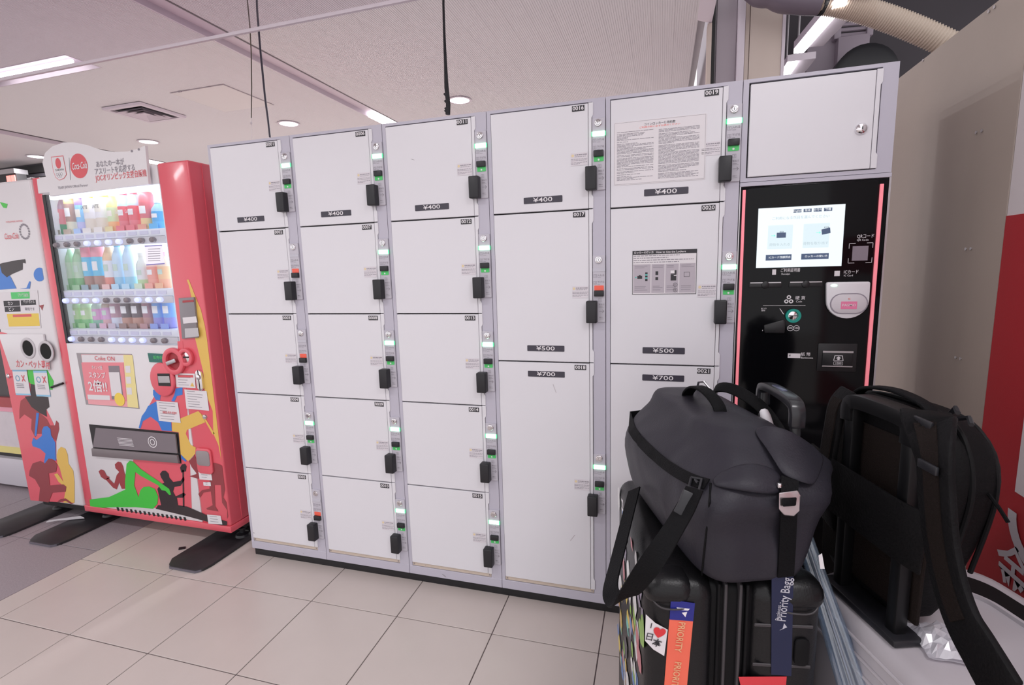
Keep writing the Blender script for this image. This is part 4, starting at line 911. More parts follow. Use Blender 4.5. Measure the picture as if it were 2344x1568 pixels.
# ---- anchor plates under the machines
PLT = mat('anchor_plate', (.022, .020, .024), .45, noise=.35, nscale=25); PLE = mat('anchor_edge', (.14, .13, .16), .4)
def foot(x0, x1, yf, lab):
    t_ = thing('anchor_plate', lab, 'plate', ((x0 + x1) / 2, 0, 0), group='black anchor plates')
    out = [(x0, .55), (x0, yf + .05), (x0 + .03, yf + .012), (x0 + .05, yf), (x1 - .03, yf), (x1 - .008, yf + .02), (x1, yf + .06), (x1, .55)]
    MB().prism([(x, y, 0.0) for x, y in out], (0, 0, .012)).build('plate', PLT, t_, bevel=.003)
    MB().prism([(x0 + .02, yf + .022, .001), (x0 + .05, yf - .004, .001), (x1 - .03, yf - .004, .001), (x1 - .012, yf + .014, .001)], (0, 0, .0085)).build('front_edge', PLE, t_)
    xm = (x0 + x1) / 2 + .05
    MB().lathe([(.035, 0), (.03, .010), (.012, .016), (.012, .034), (.02, .036), (.02, .042)], 14, (xm, .12, .012)).build('levelling_foot', BLACKPL, t_)
foot(-.335, -.112, -.175, 'black anchor plate under the right end of the vending machine, by the lockers')
foot(-1.225, -1.0, -.18, 'black anchor plate between the vending machine and the recycling bin')
foot(-1.62, -1.37, -.19, 'black anchor plate under the left end of the recycling bin')
tag(MB().prism([(-.40, -.035, .001), (-.375, -.02, .001), (-.36, -.035, .001), (-.385, -.05, .001)], (0, 0, .003)).build('litter_scrap', BLACKPL), 'tiny dark scrap on the tiles below the vending machine', 'litter')

# ================================================================== RECYCLING BIN
o = thing('recycling_bin', 'tall white and red recycling bin with two round openings at the left edge', 'bin', (-1.3, .3, 0)); BIN = o
BX0, BX1 = -1.50, -1.093
MB().box(BX0, BX1, VY, .55, .10, 1.752).build('body', WHP, o, bevel=.014, seg=3)
MB().box(BX0 + .03, BX1 - .01, .06, .5, .055, .1).build('base', SEAL, o)
MB().box(-1.13, -1.10, .03, .09, 1.752, 1.76).build('top_catch', STEEL, o, bevel=.003)
C5 = (0, 780, .2805); C4 = (0, 400, .2551); bd = lambda pts, m, lift, crop: dec(pts, m, lift, crop, par=BIN)
bd([(-25, -80), (60, -60), (80, 215), (270, 235), (290, 360), (380, 560), (440, 680), (460, 810), (460, 960), (500, 1080), (560, 1200), (605, 1325), (250, 1302)], REDP, 0, C5)
bd([(225, 225), (385, 235), (440, 330), (430, 400), (300, 390), (230, 330)], DGRN, 1, C5)
bd([(250, 350), (290, 360), (310, 450), (395, 460), (405, 540), (380, 560), (385, 620), (330, 590), (260, 540), (205, 455), (255, 450)], DBLK, 2, C5)
bd([(170, 490), (210, 460), (240, 490), (330, 590), (385, 640), (410, 690), (450, 690), (460, 650), (480, 670), (485, 720), (460, 820), (400, 760), (300, 760), (290, 790), (255, 720), (260, 640), (200, 600), (160, 640), (160, 560)], DDRED, 1, C5)
bd([(300, 585), (322, 590), (300, 780), (285, 770)], DBLUE, 3, C5)
bd([(345, 730), (360, 700), (390, 695), (415, 720), (420, 770), (455, 830), (460, 980), (420, 960), (405, 1000), (380, 1020), (362, 990), (375, 920), (330, 880), (270, 860), (262, 830), (275, 790), (300, 810), (345, 775)], DBLUE, 3, C5)
bd([(475, 890), (500, 865), (535, 880), (555, 930), (560, 1000), (600, 1060), (610, 1150), (610, 1320), (540, 1320), (520, 1320), (540, 1200), (480, 1150), (445, 1090), (470, 1080), (520, 1150), (490, 1040), (470, 1000), (465, 930)], DYEL, 2, C5)
bd([(245, 1060), (270, 1000), (330, 980), (370, 1000), (400, 960), (440, 970), (470, 1010), (460, 1070), (400, 1080), (410, 1180), (520, 1170), (545, 1190), (540, 1230), (430, 1240), (400, 1318), (320, 1305), (330, 1200), (290, 1130), (240, 1100)], DMAR, 4, C5)
bd([(470, 1312), (500, 1290), (540, 1285), (600, 1330), (580, 1330), (540, 1305), (505, 1310), (490, 1318)], DMAR, 4, C5)
bd([(35, 790), (160, 765), (228, 758), (232, 795), (205, 790), (205, 850), (110, 890), (65, 920), (20, 880), (0, 800)], DBLK, 3, C4)
bd([(-10, 800), (35, 840), (100, 920), (150, 1020), (0, 1032)], DBLUE, 2, C4)
bd([(180, 1022), (240, 1015), (265, 955), (278, 960), (270, 1022)], DBLUE, 2, C4)
bd([(357 + 53 * math.cos(a), 895 + 62 * math.sin(a)) for a in [k * .2618 for k in range(24)]], DBLUE, 1, C4)
bd([(350, 1175), (395, 1165), (380, 1220), (370, 1195)], DDRED, 1, C4); bd([(0, 245), (70, 262), (60, 300), (30, 295)], DGRN, 1, C4)
bd([(-20, 1060), (340, 1035), (372, 1375), (-10, 1385)], PAPER, 3, C4)
bd([(100, 1055), (268, 1048), (272, 1110), (108, 1116)], GREEN, 4, C4)
for q in ([(35, 1132), (180, 1128), (184, 1176), (40, 1182)], [(190, 1126), (324, 1122), (328, 1166), (194, 1172)], [(45, 1186), (186, 1180), (190, 1226), (50, 1232)]): bd(q, PRINTK, 4, C4)
bd([(65, 1250), (350, 1243), (362, 1355), (85, 1362)], mat('notice_yellow', srgb(238, 206, 84), .4), 4, C4); bd([(120, 1255), (286, 1250), (288, 1272), (122, 1277)], PRED, 5, C4)
bt = lambda b_, px, py, s_, m, bold=.0, w=None, sl=0: vtext(b_, px, py, s_, m, bold, w, VY - .0032, sl, BIN)
bt('Coca-Cola', 25, 541, .040, PRED, .004, .10, .35); bt('リサイクルBOX', 53, 676, .022, PRINTW, .01, .075); bt('WORLDWIDE PARTNER', 32, 507, .010, PRED, .004, .12)
bt('カン', 24, 695, .022, PRINTW, .01); bt('ペットボトル', 66, 691, .020, PRINTW, .01, .08); bt('ビン', 26, 708, .022, PRINTW, .01); bt('専用です', 68, 708, .018, PRINTG, .005)
mb = MB(); c = vp(57, 530)
for k in range(16):
    a = k * math.pi / 8; mb.poly([(c[0] + .034 * math.cos(a + s_) * r_, VY - .0028, c[1] + .036 * math.sin(a + s_) * r_) for s_, r_ in ((-.14, .82), (.14, .82), (.14, 1.06), (-.14, 1.06))])
mb.build('ring_emblem', PRINTG, o, smooth=False)
# openings: slanted recess with two round mouths
rq = [vp(*q) for q in ((2, 764), (104, 764), (118, 846), (30, 846))]
rc = MB().prism([(x, VY - .002, z) for x, z in rq], (0, -.010, 0)).build('mouth_panel', WHP, o, bevel=.003)
HOLE = mat('hole_black', (.004, .004, .004), .8)
for (px, py) in ((65, 797), (106, 804)):
    c = vp(px, py, VY - .012); xr = .042 if px < 100 else .034
    mb = MB(); ring_xz(mb, c[0], c[1], .040, .054, VY - .016, VY - .011, 28); mb.build('mouth_ring', mat('mouth_grey', (.58, .55, .58), .3), rc, bevel=.002)
    mb = MB(); mb.poly([(x, VY - .0135, z) for x, z in circ(c[0], c[1], .041, n=26)]); mb.build('mouth_hole', HOLE, rc, smooth=False)
vtext('カン・ペット専用', 74, 835, .046, PRED, .008, .25, VY - .0132, .2, BIN)
for q in (((29, 845), (62, 845), (72, 905), (38, 904)), ((77, 848), (108, 848), (117, 908), (85, 907))):
    px_quad(q, mat('sticker_blue', srgb(150, 205, 235), .4), 'sticker', 5, par=o); (ax, ay), (bx, by), (cx_, cy_), (dx_, dy_) = q
    st = px_quad([(ax + 1, ay + 5), (bx + 1, by + 5), (cx_ - 1, cy_ - 4), (dx_ - 1, dy_ - 4)], PAPER, 'sticker_face', 6, par=o)
    c = vp(ax + 11, ay + 21, VY - .004); mb = MB(); ring_xz(mb, c[0], c[1], .012, .016, VY - .0042, VY - .0036, 16); mb.build('pictogram', mat('pict_blue', srgb(110, 170, 200), .4), st)
    c = vp(ax + 24, ay + 21, VY - .004); MB().poly([(c[0] - .014, VY - .004, c[1] + .016), (c[0] - .009, VY - .004, c[1] + .018), (c[0] + .014, VY - .004, c[1] - .016), (c[0] + .009, VY - .004, c[1] - .018)]).poly([(c[0] + .014, VY - .0041, c[1] + .016), (c[0] + .009, VY - .0041, c[1] + .018), (c[0] - .014, VY - .0041, c[1] - .016), (c[0] - .009, VY - .0041, c[1] - .018)]).build('pictogram', PRED, st, smooth=False)
    mb = MB()
    for k in range(3):
        a = vp(ax + 8 + k, ay + 34 + 4 * k, VY - .004); mb.box(a[0], a[0] + .055, VY - .0042, VY - .004, a[1], a[1] + .003)
    mb.build('fine_print', PRINTG, st)
c = vp(22, 860); MB().lathe([(.012, 0), (.012, .008), (.006, .012)], 16, (c[0], VY, c[1]), axis='y').build('lock', CHROME, o)
a, b = vp(120, 886), vp(146, 877); MB().tube([(a[0], VY - .004, a[1]), (b[0], VY - .004, b[1])], .006, 6).build('hinge_bar', SEAL, o)
# paper scrap by the bin
tag(MB().prism([(-1.30, -.02, .02), (-1.16, .04, .03), (-1.15, .05, .015), (-1.27, .0, .014), (-1.31, -.03, .014)], (0, 0, .004)).build('paper_scrap', PAPER), 'crumpled white paper strip under the recycling bin', 'litter')

# ---- neighbouring machine further left
o = thing('vending_machine', 'pale vending machine partly hidden behind the recycling bin', 'vending machine', (-2.1, .5, 0))
YB = .25; bz = lambda py: atY(40, py, YB).z
MB().box(-2.7, -1.56, YB, .8, .02, bz(1052)).build('base_panel', mat('base_grey', (.60, .575, .63), .35), o, bevel=.004)
MB().box(-2.7, -1.56, YB + .03, .8, bz(1052), bz(1040)).build('black_gap', SEAL, o)  # black strip set back between base and poster panel
MB().box(-2.7, -1.56, YB + .01, .8, bz(1040), bz(934)).build('poster_panel', mat('poster_pale', srgb(216, 208, 214), .4, noise=.10, nscale=14), o)
MB().box(-2.7, -1.56, YB + .005, .8, bz(945), bz(934)).build('poster_title', mat('poster_rose', srgb(236, 160, 180), .4), o)
MB().box(-2.7, -1.56, YB + .005, .8, bz(1040), bz(1026)).build('poster_foot', mat('poster_lemon', srgb(230, 218, 140), .4), o)
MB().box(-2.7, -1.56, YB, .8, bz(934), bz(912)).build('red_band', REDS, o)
MB().box(-2.7, -1.56, YB + .02, .8, bz(912), 1.35).build('upper_body', mat('machine_dark', (.05, .045, .05), .4), o)
MB().box(-1.75, -1.58, YB + .0, YB + .03, bz(912), bz(880)).build('price_card', DYEL, o)
# red lit sign far left, hanging on the dark wall
o = thing('departure_sign', 'dark hanging sign with red lit characters at the far left', 'sign', (-5.0, 2.3, 2.3))
a, b = atY(-30, 412, 2.3), atY(36, 400, 2.3)
zt = atY(20, 398, 2.3).z; zb = zt - .35
MB().box(a.x, b.x, 2.3, 2.4, zb, zt).build('case', SEAL, o)
MB().box(a.x, b.x, 2.29, 2.42, zt, zt + .05).build('bracket', STEEL, o)
LED = mat('led_red', (1, .2, .15), .4, emit=(1, .22, .2), estr=1.6)
for q0, q1 in ((14.5, 23), (25, 34)):
    p, q = atY(q0, 411, 2.29), atY(q1, 411, 2.29); MB().box(p.x, q.x, 2.293, 2.3, zb + .1, zt - .02).build('lit_character', LED, o)
# ================================================================== LUGGAGE
def loft(rings):
    m = MB(); n = len(rings[0])
    for r in rings: m.v += [V(p) for p in r]
    for i in range(len(rings) - 1):
        for k in range(n): m.f.append([i * n + k, i * n + (k + 1) % n, (i + 1) * n + (k + 1) % n, (i + 1) * n + k])
    m.f.append(list(range(n))[::-1]); m.f.append([(len(rings) - 1) * n + k for k in range(n)]); return m
def sup(cx, cy, hx, hy, z, e=3.0, n=40):
    out = []
    for k in range(n):
        a = 2 * math.pi * k / n; c, s = math.cos(a), math.sin(a)
        out.append((cx + hx * math.copysign(abs(c) ** (2 / e), c), cy + hy * math.copysign(abs(s) ** (2 / e), s), z))
    return out
def hn(x, y, z, s=1.0):
    return math.sin(x * 31 * s + 1.3 * math.sin(z * 23 * s)) * math.sin(y * 27 * s + 1.7 * math.sin(x * 19 * s)) * math.cos(z * 29 * s + y * 11 * s)

# ---- black hard-shell suitcase
SB = mat('shell_black', (.007, .0068, .008), .36, bump=.12, bscale=260, spec=.35); SB2 = mat('shell_trim', (.05, .045, .05), .4); ZIP = mat('zip_black', (.004, .004, .005), .55, spec=.2)
FLp = V((1.761, -.833, 0)); SRZ = .19
o = thing('suitcase', 'black hard-shell suitcase covered in stickers, under the duffel bag', 'suitcase', tuple(FLp), SRZ); SUIT = o
L = lambda mb, nm, m, par=None, **k: mb.build(nm, m, par or SUIT, local=True, **k)
SU, SV_ = V((math.cos(SRZ), math.sin(SRZ), 0)), V((-math.sin(SRZ), math.cos(SRZ), 0))
def sl(px, py, y=0.0):      # point on the suitcase front, in its own frame
    d = ray(px, py); p0 = FLp + SV_ * y; t = (p0 - CAMPOS).dot(SV_) / d.dot(SV_); p = CAMPOS + d * t - FLp; return (p.dot(SU), p.z)
sw = .315
L(MB().box(0, .128, 0, .47, .05, .70), 'left_shell', SB, bevel=.036, seg=5)
L(MB().box(.182, sw, 0, .47, .05, .70), 'right_shell', SB, bevel=.036, seg=5)
L(MB().box(.110, .200, .010, .46, .06, .692), 'gusset', ZIP, bevel=.02, seg=3)
for x in (.130, .142, .168, .180): L(MB().box(x - .003, x + .003, .002, .468, .056, .697), 'zip_track', SB2 if x in (.142, .168) else ZIP, bevel=.02, seg=3)
for z in (.621, .541): L(MB().box(.192, sw - .022, -.0015, .002, z - .003, z + .003), 'groove', SB2, bevel=.001, seg=1)
L(MB().xz(rrect(.262, .288, .545, .600, .010, 4), -.006, .0), 'side_grip', ZIP, bevel=.003)
for x0, x1 in ((-.004, .092), (.225, sw + .004)):
    g = L(MB().box(x0, x1, -.004, .075, .640, .7035), 'corner_guard', SB, bevel=.034, seg=5)
    pts = [(.010, .016, .676), (.018, .004, .658), (.034, -.0040, .6495), (.064, -.0040, .6490), (.078, .002, .652), (.086, .012, .664), (.0885, .016, .690)]
    pts = [(x0 + a_, b_, c_) if x0 < .1 else (x1 - a_, b_, c_) for a_, b_, c_ in pts]
    L(MB().tube(cr([V(p) for p in pts], 4), .0016, 6), 'guard_piping', SB2, g)
for x, y in ((.05, .06), (.265, .06), (.05, .41), (.265, .41)): L(MB().lathe([(.012, -.024), (.024, -.022), (.024, .022), (.012, .024)], 16, (x, y, .025), axis='x'), 'wheel', ZIP)
# trolley handle of the black case
HC = V((2.035, -.58, 0)) - FLp; hu, hv = HC.dot(SU) - .02, HC.dot(SV_)
for dv in (-.078, .078):
    L(MB().box(hu - .009, hu + .009, hv + dv - .006, hv + dv + .006, .69, .985), 'trolley_leg', mat('leg_black', (.02, .02, .024), .3), bevel=.003)
hh = [(hu, hv - .082, .955), (hu, hv - .082, .985), (hu, hv - .066, 1.0), (hu, hv, 1.004), (hu, hv + .066, 1.0), (hu, hv + .082, .985), (hu, hv + .082, .955)]
L(MB().strap(cr([V(p) for p in hh], 4), (1, 0, 0), .026, .017), 'trolley_grip', mat('grip_grey', (.018, .018, .022), .25), bevel=.003)
L(MB().box(hu - .006, hu + .006, hv - .025, hv + .025, 1.008, 1.014), 'release_button', mat('button_blue', (.08, .09, .15), .2), bevel=.002)
# stickers on the left face
cs = [(230, 228, 235), (235, 200, 90), (120, 200, 190), (200, 120, 130), (90, 130, 190), (240, 240, 240), (60, 60, 70), (160, 150, 170), (215, 170, 110), (150, 195, 90)]
rs = random.Random(21)
for k in range(90):
    y, z = rs.uniform(.03, .44), rs.uniform(.20, .665); a, b = rs.uniform(.016, .036), rs.uniform(.014, .036); n = rs.choice((4, 5, 6, 8)); ph = rs.uniform(0, 3)
    pts = [(-.0008 - .00025 * (k % 7), y + a * rs.uniform(.7, 1.1) * math.cos(ph + 2 * math.pi * i / n), z + b * rs.uniform(.7, 1.1) * math.sin(ph + 2 * math.pi * i / n)) for i in range(n)]
    c = cs[k % 10]; L(MB().poly(pts), 'sticker', mat('sticker_%d' % (k % 10), srgb(*c), .35, noise=.35, nscale=70), smooth=False)
q = put('lettering', text_mesh('FLYING', PRINTW, .045, .02), SUIT, (-.0035, .33, .62)); q.rotation_euler = (0, math.radians(75), -math.pi / 2)
# tags and stickers on the front
def fq(pts, m, nm, lift=1, par=None): return L(MB().prism([(*sl(a, b)[:1], -.001 - .0008 * lift, sl(a, b)[1]) for a, b in pts], (0, .0006, 0)), nm, m, par, smooth=False)
def ft(body, px, py, size, m, rot, bold=.01, width=None, lift=3):
    a = sl(px, py); t_ = put('lettering', text_mesh(body, m, size, bold, width), SUIT, (a[0], -.001 - .0008 * lift, a[1])); t_.rotation_euler = (0, math.radians(rot), 0); return t_
TAGO = mat('tag_orange', srgb(244, 112, 88), .4); TAGB = mat('tag_blue', srgb(34, 40, 132), .4); TAGN = mat('tag_navy', srgb(20, 30, 66), .4)
fq([(1535, 1371), (1590, 1379), (1586, 1420), (1532, 1416)], TAGB, 'tag_top', 2); fq([(1532, 1415), (1586, 1419), (1571, 1580), (1519, 1580)], TAGO, 'baggage_tag', 1)
GOLD = mat('tag_gold', srgb(232, 172, 130), .4)
ft('PRIORITY', 1555, 1455, .017, GOLD, 96, .02, .062); ft('PRIORITY', 1546, 1545, .017, GOLD, 96, .02, .062); fq([(1548, 1388), (1578, 1391), (1574, 1395), (1550, 1393)], PRINTW, 'tag_plane', 3); fq([(1560, 1400), (1572, 1398), (1568, 1410)], PRINTW, 'tag_plane', 3)
fq([(1765, 1318), (1815, 1318), (1810, 1545), (1764, 1542)], TAGN, 'priority_tag', 2); ft('Priority Bagg', 1794, 1370, .022, mat('tag_print', (.55, .55, .62), .5), -86, .008, .085); ft('Business', 1780, 1400, .010, MATS['tag_print'], -86, .0, .03); fq([(1783, 1440), (1800, 1433), (1793, 1424), (1790, 1436)], MATS['tag_print'], 'tag_wing', 3)
fq([(1478, 1405), (1500, 1425), (1528, 1440), (1520, 1500), (1495, 1485), (1476, 1465)], PAPER, 'round_sticker', 1)
ft('I', 1490, 1430, .016, PRINTK, 10, .0); ft('♥', 1508, 1447, .020, mat('heart_red', (.75, .04, .05), .4), 12, .01); ft('日', 1486, 1456, .017, PRINTK, 12, .006); ft('本', 1503, 1470, .018, PRINTK, 14, .012)
fq([(1690, 1548), (1800, 1547), (1796, 1590), (1700, 1590)], mat('patch_red', srgb(220, 60, 70), .4), 'red_patch', 1)
fq([(1886, 1300), (1876, 1300), (1872, 1270), (1880, 1265)], PAPER, 'sticker', 2)

# ---- charcoal duffel bag on top
CLO = mat('duffel_cloth', (.027, .025, .034), .48, noise=.15, nscale=25, bump=.15, bscale=240, spec=.28); WEB = mat('webbing_black', (.004, .004, .005), .65, bump=.3, bscale=300, spec=.15)
def folds(m, sc, dist, strength):        # broad soft creases added on top of a cloth's fine weave
    nt = m.node_tree; b_ = nt.nodes['Principled BSDF']; old = b_.inputs['Normal'].links[0].from_socket
    tc = nt.nodes.new('ShaderNodeTexCoord'); n = nt.nodes.new('ShaderNodeTexNoise'); n.inputs['Scale'].default_value = sc; n.inputs['Detail'].default_value = 1.0; n.inputs['Distortion'].default_value = .5
    bp = nt.nodes.new('ShaderNodeBump'); bp.inputs['Strength'].default_value = strength; bp.inputs['Distance'].default_value = dist
    nt.links.new(tc.outputs['Object'], n.inputs['Vector']); nt.links.new(n.outputs['Fac'], bp.inputs['Height']); nt.links.new(old, bp.inputs['Normal']); nt.links.new(bp.outputs['Normal'], b_.inputs['Normal'])
folds(CLO, 6.0, .03, .7)
DO = V((1.857, -.805, .703)); DRZ = .366
o = thing('duffel_bag', 'charcoal roll-top duffel bag resting on the black suitcase', 'bag', tuple(DO), DRZ); DUF = o
L = lambda mb, nm, m, par=None, **k: mb.build(nm, m, par or DUF, local=True, **k)
lay = [(0, -.02, .40, .008, .180, 5), (.006, -.034, .42, -.006, .188, 5.5), (.03, -.038, .435, -.016, .198, 6), (.07, -.036, .442, -.024, .212, 6), (.11, -.033, .446, -.029, .228, 6), (.145, -.030, .446, -.029, .240, 5.5), (.168, -.026, .446, -.022, .246, 5),
       (.190, -.014, .444, -.002, .242, 4.6), (.207, .004, .440, .016, .234, 4.4), (.222, .024, .434, .032, .222, 4.2), (.236, .046, .434, .042, .210, 5), (.247, .075, .430, .050, .196, 5), (.252, .10, .424, .058, .185, 5), (.254, .14, .40, .08, .165, 4)]
rings = []
for (z, s0, s1, q0, q1, e) in lay:
    r = []
    for (x, y, zz) in sup((q0 + q1) / 2, (s0 + s1) / 2, (q1 - q0) / 2, (s1 - s0) / 2, z, e, 72):
        # rolled corner that sticks out at the right front
        g = math.exp(-((y - .085) / .06) ** 2 - ((zz - .172) / .030) ** 2) * max(0, (x - .05) / .19); x2 = x + .062 * g; z2 = zz
        # sagging fold over the front
        f = math.exp(-((y + .02) / .03) ** 2 - ((zz - .150) / .022) ** 2); y2 = y - .022 * f
        f2 = math.exp(-((y + .02) / .035) ** 2 - ((zz - .105) / .018) ** 2) * (.5 + .5 * math.tanh((x - .02) * 40)); y2 += .012 * f2
        w_ = hn(x, y, zz, 1.0) * .0055 + hn(x + .3, y, zz, 2.1) * .0022
        cx_, cy_ = (q0 + q1) / 2, (s0 + s1) / 2; d = V((x - cx_, y - cy_, 0)); d = d.normalized() if d.length > 0 else V((0, 0, 0))
        k_ = min(1, zz / .03)
        r.append((x2 + d.x * w_ * k_, y2 + d.y * w_ * k_, z2 + (hn(y, x, zz, 1.4) * .003 if zz > .15 else 0)))
    rings.append(r)
dw_ = lambda p: (lambda q: V((q.x * math.cos(DRZ) + q.y * math.sin(DRZ), -q.x * math.sin(DRZ) + q.y * math.cos(DRZ), q.z)))(V(p) - DO)
body = L(loft(rings), 'body', CLO, ang=180)
md = body.modifiers.new('smooth', 'SUBSURF'); md.levels = 1; md.render_levels = 1
# a ray tree of the bag's body, to lay straps and seams on it
from mathutils.bvhtree import BVHTree
cR, sR = math.cos(DRZ), math.sin(DRZ)
tow = lambda p: V((p[0] * cR - p[1] * sR, p[0] * sR + p[1] * cR, p[2])) + DO
lm = loft(rings); TREE = BVHTree.FromPolygons([tow(p) for p in lm.v], lm.f)
def on(px, py, lift=.002, dflt=.95):
    d = ray(px, py); hit, nrm, i_, dist = TREE.ray_cast(CAMPOS, d.normalized())
    p = hit if hit is not None else CAMPOS + d * dflt
    return dw_(p - d.normalized() * lift)
def sheet(rows_, th, nm, m, **k):       # a thick curved patch from a grid of points
    nr, nc = len(rows_), len(rows_[0]); f = [V(p) for r in rows_ for p in r]; mb = MB(); dn = dw_(CAMPOS + V((0, 0, 0))).normalized() * -1
    bk = [p + dn * th for p in f]; mb.v = f + bk; N = nr * nc
    for i in range(nr - 1):
        for j in range(nc - 1):
            q_ = [i * nc + j, i * nc + j + 1, (i + 1) * nc + j + 1, (i + 1) * nc + j]; mb.f += [q_, [N + x for x in q_[::-1]]]
    rim = [j for j in range(nc)] + [i * nc + nc - 1 for i in range(1, nr)] + [(nr - 1) * nc + j for j in range(nc - 2, -1, -1)] + [i * nc for i in range(nr - 2, 0, -1)]
    for i in range(len(rim)): a_, b_ = rim[i], rim[(i + 1) % len(rim)]; mb.f.append([a_, N + a_, N + b_, b_])
    r_ = L(mb, nm, m, ang=180, **k); md_ = r_.modifiers.new('smooth', 'SUBSURF'); md_.levels = 2; md_.render_levels = 2; return r_
# rolled flap end at the right front: an ear folded over the front edge
sheet([[on(1716, 978, .004), on(1770, 968, .008), on(1830, 992, .012), on(1892, 1042, .012, .98)],
       [on(1742, 1010, .014), on(1785, 1008, .022), on(1842, 1030, .026), on(1886, 1062, .018, .97)],
       [on(1768, 1046, .020), on(1802, 1052, .030), on(1846, 1070, .030), on(1878, 1086, .018, .96)],
       [on(1790, 1088, .016), on(1815, 1098, .022), on(1845, 1108, .020), on(1866, 1112, .012, .95)]], .006, 'rolled_flap', CLO)
# front lid folded over the pocket
sheet([[on(1628, 1092, .004), on(1680, 1060, .008), on(1740, 1055, .010), on(1790, 1080, .008)],
       [on(1630, 1104, .010), on(1685, 1090, .022), on(1745, 1095, .026), on(1795, 1106, .014)],
       [on(1634, 1114, .008), on(1690, 1122, .018), on(1750, 1132, .020), on(1798, 1130, .010)]], .012, 'front_lid', CLO)
L(MB().tube([on(x, y, .001) for x, y in ((1627, 1106), (1624, 1150), (1618, 1210), (1612, 1260), (1608, 1300), (1606, 1322))], .0018, 6), 'seam', WEB)
def rotl(v): return V((v[0] * cR + v[1] * sR, -v[0] * sR + v[1] * cR, v[2]))
# compression strap along the left side, buckle, shoulder strap
dw = dw_
sp = cr([on(1446, 982, .003), on(1462, 1006, .003), on(1490, 1035, .003), on(1522, 1062, .003), on(1556, 1084, .003), on(1590, 1100, .004), on(1618, 1108, .006)], 4)
sd_ = []
for i_, p_ in enumerate(sp):
    n_ = TREE.find_nearest(tow(p_))[1]; t_ = tow(sp[min(i_ + 1, len(sp) - 1)]) - tow(sp[max(i_ - 1, 0)]); sd_.append(rotl(tuple(n_.cross(t_).normalized())))
L(MB().strap([V((.06, .454, .175)), V((.01, .452, .172))] + sp, [(0, .05, 1)] * 2 + [q_ if q_.z > 0 else -q_ for q_ in sd_], .022, .0025), 'side_strap', WEB)
L(MB().tube([on(1583, 1093, .008), on(1606, 1097, .010), on(1600, 1122, .014), on(1588, 1128, .014), on(1578, 1112, .012), on(1583, 1093, .008)], .0026, 8), 'ring_buckle', BLACKPL)
L(MB().tube([on(1592, 1098, .008), on(1598, 1106, .010)], .003, 6), 'ring_pin', BLACKPL)
L(MB().strap([dw(atD(1584, 1128, .842)), dw(atD(1572, 1160, .838)), dw(atD(1560, 1182, .836))], (1, 0, .4), .030, .006), 'slider_buckle', BLACKPL, bevel=.002)
sh = [dw(p) for p in (atD(1590, 1118, .845), atD(1568, 1165, .836), atD(1520, 1245, .835), atD(1475, 1310, .85), atD(1435, 1362, .88), atD(1408, 1372, .91), atD(1397, 1345, .95), atD(1412, 1280, 1.02), atD(1432, 1200, 1.10), atD(1452, 1120, 1.18))]
L(MB().strap(cr(sh, 6), rotl((.75, -.1, .65)), .036, .003), 'shoulder_strap', WEB)
# carry handle on top
hp_ = [(.115, .335, .236), (.112, .330, .258), (.112, .300, .280), (.114, .265, .287), (.118, .225, .280), (.122, .195, .262), (.124, .188, .238)]
L(MB().strap(cr([V(p) for p in hp_], 6), (1, 0, 0), .028, .006), 'carry_handle', WEB, bevel=.002)
for y in (.335, .185): L(MB().box(.095, .145, y - .018, y + .018, .232, .243), 'handle_base', WEB, bevel=.003)
# second strap loop at the far side of the top
hp2 = [(.19, .36, .215), (.185, .34, .262), (.20, .29, .275), (.225, .22, .255), (.24, .17, .215), (.245, .14, .18)]
L(MB().strap(cr([V(p) for p in hp2], 6), (.6, .2, .8), .026, .006), 'far_strap', WEB, bevel=.002)
L(MB().tube([(.160, .385, .255), (.158, .372, .275), (.162, .352, .280), (.168, .335, .266), (.166, .345, .250)], .003, 6), 'ring', CHROME)
# front strap with metal hook
L(MB().strap([on(1808, 1095, .020), on(1806, 1130, .016), on(1805, 1180, .010), on(1802, 1250, .006), on(1798, 1320, .004)], (1, 0, 0), .030, .003), 'front_strap', WEB)
HKM = mat('hook_metal', (.62, .56, .57), .3, .9)
hk = [on(x, y, .024, .86) for x, y in ((1783, 1128), (1826, 1122), (1833, 1135), (1829, 1168), (1818, 1182), (1795, 1180), (1783, 1166))]
L(MB().prism(hk, rotl(tuple(ray(1808, 1150).normalized() * .006))), 'hook', HKM, bevel=.002)
hk = [on(x, y, .027, .86) for x, y in ((1790, 1140), (1824, 1138), (1822, 1158), (1791, 1160))]
L(MB().prism(hk, rotl(tuple(ray(1808, 1150).normalized() * .008))), 'hook_webbing', WEB, bevel=.002)
L(MB().lathe([(.004, -.004), (.005, 0), (.004, .004)], 12, tuple(on(1784, 1110, .020))), 'hook_rivet', CHROME)

